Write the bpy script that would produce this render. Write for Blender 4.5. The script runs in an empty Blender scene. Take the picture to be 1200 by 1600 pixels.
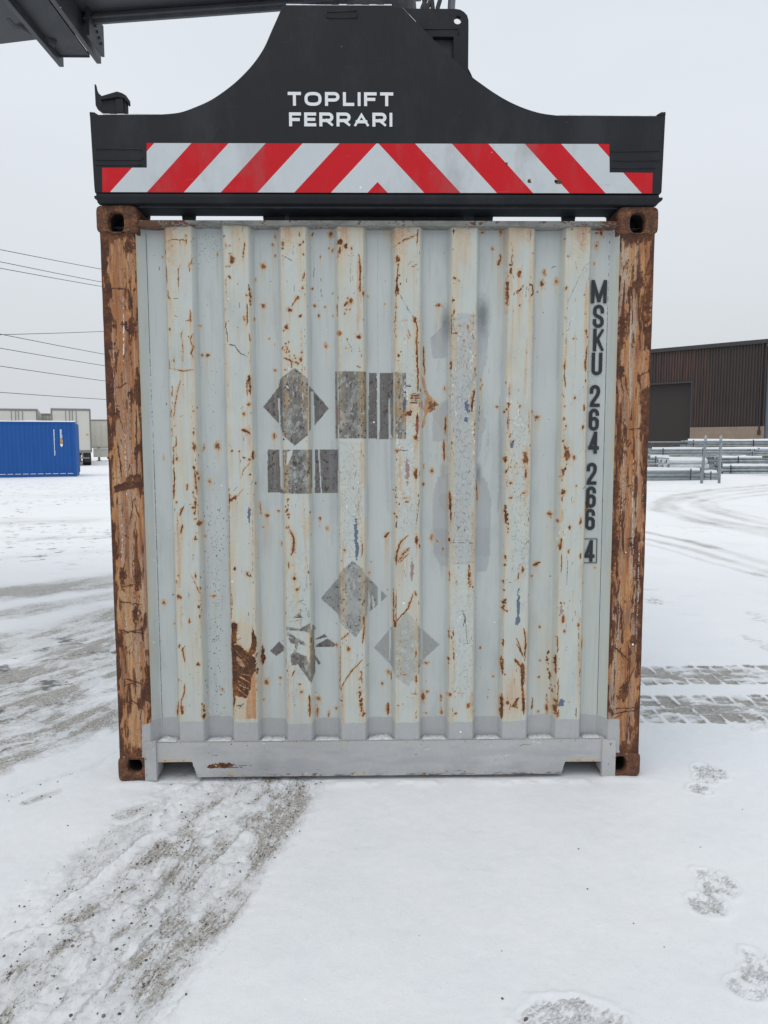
import bpy, math, random
import numpy as np
from mathutils import Matrix, Vector

random.seed(7)
rng = np.random.default_rng(11)
scene = bpy.context.scene
COL = scene.collection
R = math.radians

# ------------------------------------------------------------------ camera, sky, sun, exposure
CAM = np.array([-0.0346, -3.2758, 1.5662]); FPX = 1139.7
YAW, PITCH, ROLL = 0.0162, 0.0945, -0.0024
def _basis():
    cy, sy, cp, sp = math.cos(YAW), math.sin(YAW), math.cos(PITCH), math.sin(PITCH)
    f = np.array([sy*cp, cy*cp, -sp]); r = np.array([cy, -sy, 0.0]); u = np.cross(r, f)
    c, s = math.cos(ROLL), math.sin(ROLL)
    return c*r+s*u, -s*r+c*u, f
CR, CU, CF = _basis()
cam_d = bpy.data.cameras.new('camera'); cam = bpy.data.objects.new('camera', cam_d); COL.objects.link(cam)
cam_d.sensor_fit = 'VERTICAL'; cam_d.sensor_height = 24.0; cam_d.lens = 24.0*FPX/1600
cam_d.clip_start = 0.05; cam_d.clip_end = 3000
cam.matrix_world = Matrix(((CR[0], CU[0], -CF[0], CAM[0]), (CR[1], CU[1], -CF[1], CAM[1]),
                           (CR[2], CU[2], -CF[2], CAM[2]), (0, 0, 0, 1)))
scene.camera = cam

SUN_EL, SUN_AZ = 68.0, 215.0
world = bpy.data.worlds.new('World'); scene.world = world; world.use_nodes = True
wn = world.node_tree.nodes; wl = world.node_tree.links
bg = wn['Background']; bg.inputs[1].default_value = 0.1
sky = wn.new('ShaderNodeTexSky'); sky.sky_type = 'NISHITA'; sky.sun_disc = False
sky.sun_elevation = R(SUN_EL); sky.sun_rotation = R(SUN_AZ); sky.dust_density = 6.0; sky.air_density = 1.5
over = wn.new('ShaderNodeMix'); over.data_type = 'RGBA'; over.inputs[0].default_value = 0.92
wl.new(sky.outputs[0], over.inputs[6])
# overcast cloud layer: slow, very faint tonal drift
tc = wn.new('ShaderNodeTexCoord'); mp = wn.new('ShaderNodeMapping'); mp.inputs['Scale'].default_value = (1, 1, 3)
nz = wn.new('ShaderNodeTexNoise'); nz.inputs['Scale'].default_value = 1.6; nz.inputs['Detail'].default_value = 3
cr = wn.new('ShaderNodeValToRGB')
cr.color_ramp.elements[0].position = 0.3; cr.color_ramp.elements[0].color = (7.75, 8.2, 8.7, 1)
cr.color_ramp.elements[1].position = 0.7; cr.color_ramp.elements[1].color = (8.3, 8.75, 9.25, 1)
wl.new(tc.outputs['Generated'], mp.inputs[0]); wl.new(mp.outputs[0], nz.inputs['Vector'])
wl.new(nz.outputs['Fac'], cr.inputs[0])
sx_ = wn.new('ShaderNodeSeparateXYZ'); wl.new(tc.outputs['Generated'], sx_.inputs[0])
mr_ = wn.new('ShaderNodeMapRange'); mr_.interpolation_type = 'SMOOTHSTEP'; wl.new(sx_.outputs[2], mr_.inputs[0]); mr_.inputs[1].default_value = -0.05; mr_.inputs[2].default_value = 0.42
hz_ = wn.new('ShaderNodeMix'); hz_.data_type = 'RGBA'; wl.new(mr_.outputs[0], hz_.inputs[0]); hz_.inputs[6].default_value = (6.85, 7.15, 7.5, 1)
wl.new(cr.outputs[0], hz_.inputs[7]); wl.new(hz_.outputs[2], over.inputs[7]); wl.new(over.outputs[2], bg.inputs[0])

sun_d = bpy.data.lights.new('sun', 'SUN'); sun_d.energy = 0.95; sun_d.angle = R(45); sun_d.color = (1, 0.97, 0.93)
sun = bpy.data.objects.new('sun', sun_d); COL.objects.link(sun)
sun.rotation_euler = (R(90-SUN_EL), 0, R(180-SUN_AZ)); sun.location = (0, -5, 20)
vs = scene.view_settings
vs.view_transform = 'Standard'; vs.look = 'None'; vs.exposure = 0.0; vs.gamma = 1.0; vs.use_curve_mapping = False
scene.cycles.max_bounces = 8; scene.cycles.diffuse_bounces = 4

# ------------------------------------------------------------------ measuring helpers (photo measurement -> metres on a known plane)
def ray(px, py):
    return CF + CR*((px-600)/FPX) + CU*((800-py)/FPX)
def on_y(px, py, y):
    d = ray(px, py); t = (y-CAM[1])/d[1]; p = CAM+d*t
    return float(p[0]), float(p[2])
def on_z(px, py, z=0.0):
    d = ray(px, py); t = (z-CAM[2])/d[2]; p = CAM+d*t
    return float(p[0]), float(p[1])

# ------------------------------------------------------------------ object helpers
def tag(o, label=None, cat=None, group=None, kind=None):
    if label: o['label'] = label
    if cat: o['category'] = cat
    if group: o['group'] = group
    if kind: o['kind'] = kind
    return o
def empty(name, loc, label=None, cat=None, group=None, rz=0.0):
    o = bpy.data.objects.new(name, None); COL.objects.link(o)
    o.location = loc; o.rotation_euler = (0, 0, rz); o.empty_display_size = 0.2
    return tag(o, label, cat, group)
class MB:
    def __init__(s): s.v = []; s.f = []; s.m = []; s.mi = 0
    def add(s, vs, fs):
        b = len(s.v); s.v += [tuple(map(float, p)) for p in vs]
        for f in fs: s.f.append(tuple(b+i for i in f)); s.m.append(s.mi)
        return s
    def box(s, x0, x1, y0, y1, z0, z1):
        v = [(x0,y0,z0),(x1,y0,z0),(x1,y1,z0),(x0,y1,z0),(x0,y0,z1),(x1,y0,z1),(x1,y1,z1),(x0,y1,z1)]
        return s.add(v, [(0,3,2,1),(4,5,6,7),(0,1,5,4),(1,2,6,5),(2,3,7,6),(3,0,4,7)])
    def prism_y(s, poly, y0, y1):             # poly in (x,z)
        n = len(poly); a = sum(poly[i][0]*poly[(i+1)%n][1]-poly[(i+1)%n][0]*poly[i][1] for i in range(n))
        if a < 0: poly = poly[::-1]
        v = [(x,y0,z) for x,z in poly]+[(x,y1,z) for x,z in poly]
        fs = [tuple(range(n)), tuple(range(2*n-1, n-1, -1))]
        fs += [(i, i+n, (i+1)%n+n, (i+1)%n) for i in range(n)]
        return s.add(v, fs)
    def prism_x(s, poly, x0, x1):             # poly in (y,z)
        n = len(poly); a = sum(poly[i][0]*poly[(i+1)%n][1]-poly[(i+1)%n][0]*poly[i][1] for i in range(n))
        if a < 0: poly = poly[::-1]
        v = [(x0,y,z) for y,z in poly]+[(x1,y,z) for y,z in poly]
        fs = [tuple(range(n-1,-1,-1)), tuple(range(n, 2*n))]
        fs += [(i, (i+1)%n, (i+1)%n+n, i+n) for i in range(n)]
        return s.add(v, fs)
    def tube(s, path, r, n=10, caps=True):
        path = [Vector(p) for p in path]; rings = []; m = len(path)
        up = Vector((0,0,1))
        for i, p in enumerate(path):
            t = (path[min(i+1,m-1)]-path[max(i-1,0)]).normalized()
            a = t.cross(up if abs(t.z) < 0.95 else Vector((1,0,0))).normalized(); b = t.cross(a).normalized()
            rr = r[i] if isinstance(r, (list,tuple)) else r
            rings.append([p+(a*math.cos(2*math.pi*k/n)+b*math.sin(2*math.pi*k/n))*rr for k in range(n)])
        v = [tuple(q) for rg in rings for q in rg]
        fs = [(i*n+k, i*n+(k+1)%n, (i+1)*n+(k+1)%n, (i+1)*n+k) for i in range(m-1) for k in range(n)]
        if caps: fs += [tuple(range(n-1,-1,-1)), tuple((m-1)*n+k for k in range(n))]
        return s.add(v, fs)
    def build(s, name, mats, parent=None, smooth=False, bevel=0.0):
        me = bpy.data.meshes.new(name); me.from_pydata(s.v, [], s.f); me.update()
        mats = mats if isinstance(mats, (list,tuple)) else [mats]
        for m in mats: me.materials.append(m)
        if len(mats) > 1: me.polygons.foreach_set('material_index', s.m)
        if smooth: me.polygons.foreach_set('use_smooth', [True]*len(me.polygons))
        o = bpy.data.objects.new(name, me); COL.objects.link(o)
        if parent: o.parent = parent
        if bevel:
            b = o.modifiers.new('bevel', 'BEVEL'); b.width = bevel; b.segments = 2; b.limit_method = 'ANGLE'; b.angle_limit = R(35)
        return o
def copy_tree(o, parent=None):
    c = o.copy(); COL.objects.link(c)
    if parent: c.parent = parent
    for ch in [x for x in bpy.data.objects if x.parent == o]: copy_tree(ch, c)
    return c

# ------------------------------------------------------------------ node helpers
class NT:
    def __init__(s, name):
        s.mat = bpy.data.materials.new(name); s.mat.use_nodes = True
        s.n = s.mat.node_tree.nodes; s.l = s.mat.node_tree.links; s.b = s.n['Principled BSDF']
        s.tc = s.n.new('ShaderNodeTexCoord'); s.obj = s.tc.outputs['Object']
    def _in(s, sock, v):
        if isinstance(v, bpy.types.NodeSocket): s.l.new(v, sock)
        elif v is not None:
            if isinstance(v, (tuple,list)) and len(v) == 3 and len(sock.default_value) == 4: v = (*v, 1)
            sock.default_value = v
    def mix(s, f, a, b, bt='MIX'):
        m = s.n.new('ShaderNodeMix'); m.data_type = 'RGBA'; m.blend_type = bt
        s._in(m.inputs[0], f); s._in(m.inputs[6], a); s._in(m.inputs[7], b); return m.outputs[2]
    def math(s, op, a, b=None, c=None, clamp=False):
        m = s.n.new('ShaderNodeMath'); m.operation = op; m.use_clamp = clamp
        s._in(m.inputs[0], a); s._in(m.inputs[1], b); s._in(m.inputs[2], c); return m.outputs[0]
    def sstep(s, v, a, b, lo=0.0, hi=1.0):
        m = s.n.new('ShaderNodeMapRange'); m.interpolation_type = 'SMOOTHSTEP'
        s._in(m.inputs[0], v)
        for i, q in zip((1,2,3,4), (a,b,lo,hi)): s._in(m.inputs[i], q)
        return m.outputs[0]
    def mapv(s, vec, scale=(1,1,1), loc=(0,0,0), rot=(0,0,0)):
        m = s.n.new('ShaderNodeMapping'); s._in(m.inputs[0], vec)
        m.inputs['Scale'].default_value = scale; m.inputs['Location'].default_value = loc; m.inputs['Rotation'].default_value = rot
        return m.outputs[0]
    def noise(s, scale, detail=4, rough=0.55, vec=None, dist=0.0):
        m = s.n.new('ShaderNodeTexNoise'); s._in(m.inputs['Vector'], vec if vec is not None else s.obj)
        m.inputs['Scale'].default_value = scale; m.inputs['Detail'].default_value = detail
        m.inputs['Roughness'].default_value = rough; m.inputs['Distortion'].default_value = dist
        return m.outputs['Fac']
    def voro(s, scale, vec=None, feature='F1', out='Distance'):
        m = s.n.new('ShaderNodeTexVoronoi'); m.feature = feature; s._in(m.inputs['Vector'], vec if vec is not None else s.obj)
        m.inputs['Scale'].default_value = scale; return m.outputs[out]
    def attr(s, name):
        a = s.n.new('ShaderNodeAttribute'); a.attribute_name = name
        sp = s.n.new('ShaderNodeSeparateColor'); s.l.new(a.outputs['Color'], sp.inputs[0]); return sp.outputs
    def attrv(s, name):
        a = s.n.new('ShaderNodeAttribute'); a.attribute_name = name; return a.outputs['Vector']
    def sep(s, v):
        m = s.n.new('ShaderNodeSeparateXYZ'); s.l.new(v, m.inputs[0]); return m.outputs
    def ramp(s, f, stops):
        m = s.n.new('ShaderNodeValToRGB'); e = m.color_ramp.elements
        while len(e) < len(stops): e.new(0.5)
        for i, (p, c) in enumerate(stops): e[i].position = p; e[i].color = (*c, 1)
        s._in(m.inputs[0], f); return m.outputs[0]
    def bump(s, h, strength=0.3, dist=0.01):
        m = s.n.new('ShaderNodeBump'); m.inputs['Strength'].default_value = strength; m.inputs['Distance'].default_value = dist
        s._in(m.inputs['Height'], h); s.l.new(m.outputs[0], s.b.inputs['Normal'])
    def out(s, color, rough=0.6, metal=0.0, spec=None):
        s._in(s.b.inputs['Base Color'], color); s._in(s.b.inputs['Roughness'], rough); s._in(s.b.inputs['Metallic'], metal)
        if spec is not None: s._in(s.b.inputs['Specular IOR Level'], spec)
        return s.mat
def simple(name, c, rough=0.6, metal=0.0, var=0.15, scale=8.0, bump=0.0, spec=None, streak=None):
    t = NT(name); v = t.mapv(t.obj, streak) if streak else t.obj
    n = t.noise(scale, 5, 0.6, v)
    lo = tuple(x*(1-var) for x in c); hi = tuple(min(1, x*(1+var)) for x in c)
    col = t.ramp(n, [(0.3, lo), (0.7, hi)])
    if bump: t.bump(n, bump, 0.004)
    return t.out(col, t.sstep(n, 0.2, 0.8, max(0.02, rough-0.08), min(1, rough+0.08)), metal, spec)

# ------------------------------------------------------------------ numpy noise
_tab = rng.random((256, 256)).astype(np.float32)
def vnoise(x, y, seed=0):
    x = x+seed*37.13; y = y+seed*91.7
    xi = np.floor(x).astype(np.int64); yi = np.floor(y).astype(np.int64)
    fx = (x-xi).astype(np.float32); fy = (y-yi).astype(np.float32)
    fx = fx*fx*(3-2*fx); fy = fy*fy*(3-2*fy)
    a = _tab[xi&255, yi&255]; b = _tab[(xi+1)&255, yi&255]; c = _tab[xi&255, (yi+1)&255]; d = _tab[(xi+1)&255, (yi+1)&255]
    return (a*(1-fx)+b*fx)*(1-fy)+(c*(1-fx)+d*fx)*fy
def fbm(x, y, seed=0, o=4, g=0.5):
    t = 0; a = 1.0; s = 0
    for i in range(o):
        t = t+a*vnoise(x*2**i, y*2**i, seed+i*5); s += a; a *= g
    return t/s
def sst(a, b, x):
    t = np.clip((x-a)/(b-a), 0, 1); return t*t*(3-2*t)

# ------------------------------------------------------------------ painted sheet: a fine steel sheet that carries wear as data
LAY = ['rust', 'stain', 'resid', 'dark', 'grey', 'white', 'chalk', 'crack', 'soot', 'blue', 'red', 'smear_shade']
def axis(breaks, step):
    out = []
    for a, b in zip(breaks[:-1], breaks[1:]):
        n = max(1, int(round((b-a)/step))); out += list(np.linspace(a, b, n, endpoint=False))
    return np.array(out+[breaks[-1]])
class Sheet:
    def __init__(s, xs, zs):
        s.xs, s.zs = xs, zs
        s.X, s.Z = np.meshgrid(xs, zs)
        s.L = {k: np.zeros(s.X.shape, np.float32) for k in LAY}
        s.w1 = (fbm(s.X/0.011, s.Z/0.011, 1, 3)-0.5)*2; s.w2 = (fbm(s.X/0.011, s.Z/0.013, 9, 3)-0.5)*2
        s.w3 = (fbm(s.X/0.004, s.Z/0.006, 15, 2)-0.5)*2
    def win(s, x0, x1, z0, z1):
        a, b = np.searchsorted(s.xs, (x0, x1)); c, d = np.searchsorted(s.zs, (z0, z1))
        return (slice(c, d), slice(a, b)) if b > a and d > c else None
    def put(s, w, layer, v):
        L = s.L[layer]
        L[w] = np.maximum(L[w], v)
    def spot(s, x, z, rx, rz, layer, amt=1.0, soft=0.45, warp=0.55, ang=0.0):
        m = max(rx, rz)*1.8+0.004; w = s.win(x-m, x+m, z-m, z+m)
        if not w: return
        dx, dz = s.X[w]-x, s.Z[w]-z
        if ang: ca, sa = math.cos(ang), math.sin(ang); dx, dz = dx*ca+dz*sa, -dx*sa+dz*ca
        r = np.sqrt((dx/rx)**2+(dz/rz)**2)+warp*(s.w1[w]*0.7+s.w3[w]*0.5)
        s.put(w, layer, amt*sst(1+soft, 1-soft, r))
    def stroke(s, pts, wd, layer, amt=1.0, jit=1.0, soft=0.5, taper=True, gaps=0.0):
        pts = np.array(pts, float); m = wd*2+0.006
        w = s.win(pts[:,0].min()-m, pts[:,0].max()+m, pts[:,1].min()-m, pts[:,1].max()+m)
        if not w: return
        x = s.X[w]+s.w1[w]*0.0022*jit; z = s.Z[w]+s.w2[w]*0.003*jit
        best = np.full(x.shape, 9.0); tot = np.sum(np.hypot(*np.diff(pts, axis=0).T))+1e-9; acc = 0
        for (ax, az), (bx, bz) in zip(pts[:-1], pts[1:]):
            dx, dz = bx-ax, bz-az; L2 = dx*dx+dz*dz+1e-12; t = np.clip(((x-ax)*dx+(z-az)*dz)/L2, 0, 1)
            d = np.hypot(x-ax-t*dx, z-az-t*dz); u = (acc+t*math.sqrt(L2))/tot
            ww = wd*0.5*(np.minimum(1, 0.35+3.5*np.minimum(u, 1-u)) if taper else 1.0)
            best = np.minimum(best, d/np.maximum(ww*(1+0.5*s.w3[w]+0.35*s.w1[w]), 0.0006)); acc += math.sqrt(L2)
        v = amt*sst(1+soft, 1-soft, best)
        if gaps: v = v*sst(gaps-0.12, gaps+0.12, s.w3[w]*0.5+0.5)
        s.put(w, layer, v)
    def poly(s, pts, layer, amt=1.0, jit=0.5, mode='max'):
        pts = np.array(pts, float)
        w = s.win(pts[:,0].min()-.005, pts[:,0].max()+.005, pts[:,1].min()-.005, pts[:,1].max()+.005)
        if not w: return
        x = s.X[w]+s.w1[w]*0.003*jit; z = s.Z[w]+s.w2[w]*0.003*jit; ins = np.zeros(x.shape, bool)
        n = len(pts)
        for i in range(n):
            (ax, az), (bx, bz) = pts[i], pts[(i+1)%n]
            if az == bz: continue
            ins ^= ((az > z) != (bz > z)) & (x < (bx-ax)*(z-az)/(bz-az)+ax)
        if mode == 'max': s.put(w, layer, amt*ins)
        else: s.L[layer][w] = np.where(ins, s.L[layer][w]*(1-amt), s.L[layer][w])
    def build(s, name, Y, mat, parent, smooth=True):
        nz_, nx = s.X.shape
        co = np.stack([s.X, Y, s.Z], -1).reshape(-1, 3).astype(np.float32)
        idx = np.arange(nz_*nx).reshape(nz_, nx)
        q = np.stack([idx[:-1,:-1], idx[:-1,1:], idx[1:,1:], idx[1:,:-1]], -1).reshape(-1, 4)
        o = grid_mesh(name, co, q, mat, smooth)
        o.parent = parent
        for k in range(4):
            a = o.data.attributes.new('wear_'+'abcd'[k], 'FLOAT_COLOR', 'POINT')
            c = np.stack([s.L[LAY[k*3+j]].ravel() for j in range(3)]+[np.ones(nz_*nx, np.float32)], -1).astype(np.float32)
            a.data.foreach_set('color', c.ravel())
        return o
def grid_mesh(name, co, q, mat, smooth=True):
    me = bpy.data.meshes.new(name)
    me.vertices.add(len(co)); me.vertices.foreach_set('co', co.ravel())
    me.loops.add(q.size); me.loops.foreach_set('vertex_index', q.ravel().astype(np.int32))
    me.polygons.add(len(q)); me.polygons.foreach_set('loop_start', np.arange(0, q.size, 4, dtype=np.int32))
    me.polygons.foreach_set('loop_total', np.full(len(q), 4, np.int32))
    me.update(calc_edges=True); me.validate()
    me.polygons.foreach_set('use_smooth', np.full(len(q), smooth))
    me.materials.append(mat)
    o = bpy.data.objects.new(name, me); COL.objects.link(o); return o

# ------------------------------------------------------------------ weathered steel material (reads the wear data)
def wear_material(name, kind):
    t = NT(name)
    A, B, C, D = (t.attr('wear_'+k) for k in 'abcd')
    fine = t.noise(260, 4, 0.65); mid = t.noise(60, 5, 0.6); big = t.noise(3.0, 4, 0.5)
    vst = t.noise(1.0, 5, 0.6, t.mapv(t.obj, (90, 90, 4)))
    br = t.math('MULTIPLY_ADD', fine, 0.55, t.math('MULTIPLY', mid, 0.45))
    if kind == 'panel':
        pan = t.ramp(big, [(0.3, (0.485, 0.52, 0.515)), (0.7, (0.535, 0.565, 0.555))])
        chalk = t.ramp(t.noise(9, 5, 0.6, t.mapv(t.obj, (2.2, 2.2, 0.7))), [(0.3, (0.485, 0.525, 0.515)), (0.52, (0.505, 0.535, 0.50)), (0.76, (0.53, 0.535, 0.455))])
        base = t.mix(C[0], pan, chalk)
        base = t.mix(t.sstep(vst, 0.5, 0.8, 0.0, 0.3), base, (0.27, 0.30, 0.31))
        base = t.mix(t.sstep(t.noise(1.0, 5, 0.65, t.mapv(t.obj, (7, 7, 2.2))), 0.5, 0.72, 0.0, 0.22), base, (0.24, 0.255, 0.26))
        base = t.mix(t.sstep(t.noise(420, 2, 0.5), 0.70, 0.76, 0.0, 0.35), base, (0.17, 0.17, 0.17))
    elif kind == 'grey':
        base = t.ramp(t.math('MULTIPLY_ADD', mid, .4, t.math('MULTIPLY', big, .6)), [(0.3, (0.385, 0.395, 0.40)), (0.7, (0.475, 0.482, 0.487))])
        base = t.mix(t.sstep(t.noise(1.0, 5, 0.65, t.mapv(t.obj, (5, 5, 9))), 0.5, 0.7, 0.0, 0.3), base, (0.25, 0.255, 0.265))
        base = t.mix(t.sstep(vst, 0.55, 0.8, 0.0, 0.2), base, (0.30, 0.32, 0.34))
        base = t.mix(t.sstep(t.noise(300, 2, 0.5), 0.70, 0.76, 0.0, 0.4), base, (0.17, 0.16, 0.15))
    else:                                                   # rusted corner post
        s1 = t.noise(1.0, 5, 0.62, t.mapv(t.obj, (70, 70, 5))); s2 = t.noise(1.0, 4, 0.6, t.mapv(t.obj, (24, 24, 3.2), (3, 0, 1)))
        v = t.math('MULTIPLY_ADD', s1, 0.55, t.math('MULTIPLY', s2, 0.45))
        base = t.ramp(v, [(0.34, (0.10, 0.038, 0.024)), (0.42, (0.22, 0.078, 0.036)), (0.47, (0.37, 0.145, 0.055)), (0.53, (0.47, 0.225, 0.088)), (0.59, (0.47, 0.285, 0.135)), (0.67, (0.40, 0.32, 0.205))])
        base = t.mix(t.math('MULTIPLY', C[0], .6), base, t.ramp(s1, [(0.35, (0.33, 0.33, 0.30)), (0.6, (0.48, 0.49, 0.45))]))
        base = t.mix(t.sstep(t.noise(1.0, 5, .65, t.mapv(t.obj, (38, 38, 2.6), (9, 0, 4))), .52, .68, 0, .3), base, (0.17, 0.066, 0.034))
        base = t.mix(t.sstep(t.noise(1.0, 5, .7, t.mapv(t.obj, (260, 260, 22), (2, 0, 7))), .56, .66, 0, .6), base, (0.16, 0.085, 0.055))
        base = t.mix(t.sstep(t.noise(150, 4, 0.7, t.mapv(t.obj, (1, 1, 0.45))), 0.57, 0.63, 0.0, 0.8), base, (0.10, 0.052, 0.038))
        base = t.mix(t.sstep(t.noise(240, 3, 0.6, t.mapv(t.obj, (1, 1, .5))), 0.62, 0.68, 0.0, 0.5), base, (0.50, 0.43, 0.31))
    # fresh grey repair paint
    g = t.ramp(t.math('MULTIPLY_ADD', mid, .5, t.math('MULTIPLY', big, .5)), [(0.3, (0.37, 0.38, 0.388)), (0.7, (0.44, 0.45, 0.458))])
    g = t.mix(t.sstep(vst, 0.58, 0.75, 0.0, 0.25), g, (0.28, 0.30, 0.34))
    base = t.mix(t.sstep(B[1], 0.35, 0.65), base, g)
    # old sticker glue
    rs = t.ramp(t.math('MULTIPLY_ADD', t.noise(26, 5, 0.7, t.mapv(t.obj, (1.5, 1.5, 0.8))), .55, t.math('MULTIPLY', t.noise(1.0, 5, .7, t.mapv(t.obj, (120, 120, 50))), .45)), [(0.30, (0.070, 0.064, 0.064)), (0.5, (0.125, 0.113, 0.108)), (0.72, (0.20, 0.182, 0.165))])
    rs = t.mix(t.sstep(t.noise(1.0, 4, 0.65, t.mapv(t.obj, (190, 190, 60))), 0.60, 0.66, 0.0, 0.7), rs, (0.36, 0.37, 0.36))
    rs = t.mix(t.sstep(t.noise(1.0, 4, .6, t.mapv(t.obj, (210, 210, 70), (5, 0, 2))), .63, .68, 0, .5), rs, (.05, .046, .045))
    base = t.mix(A[2], base, rs)
    # soot, then smears and the sill's painted shade
    base = t.mix(t.math('MULTIPLY', C[2], 0.75), base, (0.09, 0.095, 0.115))
    base = t.mix(t.math('MULTIPLY', D[2], 0.8), base, (0.29, 0.30, 0.33))
    # crackled worn skin: many short dark cracks and pale flakes
    cv = t.voro(75, t.mapv(t.obj, (1.6, 1.6, 0.55)), 'DISTANCE_TO_EDGE')
    ck = t.math('MULTIPLY', t.sstep(cv, 0.055, 0.015), t.sstep(mid, 0.47, 0.55))
    base = t.mix(t.math('MULTIPLY', ck, C[1]), base, (0.10, 0.10, 0.10))
    fl = t.math('MULTIPLY', t.sstep(t.noise(110, 4, 0.7, t.mapv(t.obj, (1, 1, 0.4))), 0.60, 0.66), C[1])
    base = t.mix(t.math('MULTIPLY', fl, 0.65), base, (0.62, 0.65, 0.66))
    # rust bleed, then scale rust
    st = t.math('MULTIPLY', A[1], t.math('MULTIPLY', t.sstep(vst, 0.25, 0.7, 0.6, 1.0), t.sstep(mid, .3, .65, .82, 1.06)), clamp=True)
    bleed = t.ramp(A[1], [(0.12, (0.53, 0.49, 0.345)), (0.42, (0.58, 0.39, 0.15)), (0.9, (0.46, 0.205, 0.06))])
    if kind == 'post': bleed = t.ramp(A[1], [(0.12, (0.40, 0.29, 0.175)), (0.45, (0.36, 0.175, 0.075)), (0.9, (0.25, 0.088, 0.036))])
    base = t.mix(t.math('MULTIPLY', st, 0.95, clamp=True), base, bleed)
    rr = t.math('ADD', A[0], t.math('MULTIPLY_ADD', br, 0.9, -0.45))
    rf = t.sstep(rr, 0.38, 0.58)
    rc = t.ramp(t.math('ADD', t.math('MULTIPLY_ADD', t.noise(95, 5, 0.7), 0.55, t.math('MULTIPLY', t.noise(14, 4, .6), 0.45)), t.math('MULTIPLY_ADD', A[0], -.16, .13)), [(0.36, (0.045, 0.021, 0.015)), (0.46, (0.105, 0.043, 0.022)), (0.55, (0.23, 0.092, 0.032)), (0.66, (0.43, 0.19, 0.055))])
    if kind == 'post': rc = t.mix(.55, rc, (0.062, 0.026, 0.020))
    base = t.mix(t.math('MULTIPLY', rf, t.sstep(A[0], .3, .9, .7, 1.0)), base, rc)
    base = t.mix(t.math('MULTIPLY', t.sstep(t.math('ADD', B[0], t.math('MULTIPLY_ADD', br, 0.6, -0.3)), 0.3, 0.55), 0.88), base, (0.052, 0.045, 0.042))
    base = t.mix(t.math('MULTIPLY', t.sstep(t.math('ADD', B[2], t.math('MULTIPLY_ADD', br, 1.0, -0.5)), 0.35, 0.5), 0.85), base, (0.66, 0.69, 0.70))
    base = t.mix(t.math('MULTIPLY', t.sstep(t.math('ADD', D[0], t.math('MULTIPLY_ADD', br, 1.2, -0.6)), 0.4, 0.5), 0.85), base, (0.05, 0.085, 0.17))
    base = t.mix(t.math('MULTIPLY', t.sstep(t.math('ADD', D[1], t.math('MULTIPLY_ADD', br, 1.2, -0.6)), 0.4, 0.52), 0.7), base, (0.24, 0.09, 0.085))
    rough = t.sstep(rf, 0.0, 1.0, 0.5, 0.9)
    h = t.math('MULTIPLY_ADD', rf, -0.7, t.math('MULTIPLY', fine, t.sstep(rf, 0, 1, 0.12, 0.9)))
    h = t.math('MULTIPLY_ADD', A[2], 0.25, h)
    if kind == 'post': h = t.math('MULTIPLY_ADD', mid, 0.8, h)
    t.bump(h, 0.45, 0.0022)
    return t.out(base, t.sstep(rf, 0, 1, .55, .85) if kind == 'post' else rough, 0.0, 0.35)
M_PANEL = wear_material('worn_container_paint', 'panel')
M_POST = wear_material('rusted_post_steel', 'post')
M_GREYW = wear_material('grey_repair_paint', 'grey')

def rust_solid(name, dark=0.0):
    t = NT(name); a = t.noise(28, 6, 0.7); b = t.noise(120, 4, 0.7); v = t.math('MULTIPLY_ADD', a, 0.6, t.math('MULTIPLY', b, 0.4))
    c = t.ramp(v, [(0.28, (0.030, 0.019, 0.018)), (0.42, (0.066, 0.036, 0.028)), (0.51, (0.125, 0.058, 0.035)), (0.59, (0.24, 0.108, 0.05)), (0.68, (0.38, 0.27, 0.17))])
    t.bump(v, 0.7, 0.004); return t.out(c, 0.88, 0, 0.3)
M_CAST = rust_solid('rusted_casting')
M_DARK = simple('cavity_black', (0.012, 0.012, 0.013), 0.8)
t = NT('header_paint'); a = t.noise(9, 6, 0.7); b = t.noise(70, 4, 0.6)
c = t.ramp(a, [(0.35, (0.15, 0.15, 0.14)), (0.5, (0.225, 0.23, 0.215)), (0.65, (0.28, 0.29, 0.27))])
X0 = t.sep(t.obj)[0]; er = t.sstep(t.math('ABSOLUTE', t.math('ADD', X0, -.05)), .78, 1.02, 0, .14); c = t.mix(t.sstep(t.math('ADD', er, t.math('MULTIPLY_ADD', a, 0.5, t.math('MULTIPLY', b, 0.5))), 0.55, 0.60), c, (0.115, 0.05, 0.028)); t.bump(b, 0.3, 0.003)
M_HEAD = t.out(c, 0.75)
M_SIDE = simple('container_side_grey', (0.40, 0.48, 0.52), 0.55, var=0.08, scale=3)
t = NT('slushy_snow'); n = t.noise(90, 6, .7); t.bump(n, .6, .004); M_SLUSH = t.out(t.ramp(n, [(.35, (.34, .35, .36)), (.55, (.60, .62, .64)), (.7, (.72, .74, .76))]), .7)
t = NT('snow_deposit'); n = t.noise(60, 5, 0.6); t.bump(n, 0.5, 0.004); M_SNOWCAP = t.out(t.ramp(n, [(0.3, (0.72, 0.75, 0.79)), (0.7, (0.82, 0.84, 0.86))]), 0.7)
M_INK = simple('black_marking_paint', (0.016, 0.019, 0.025), 0.55, var=0.3, scale=40)

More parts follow.
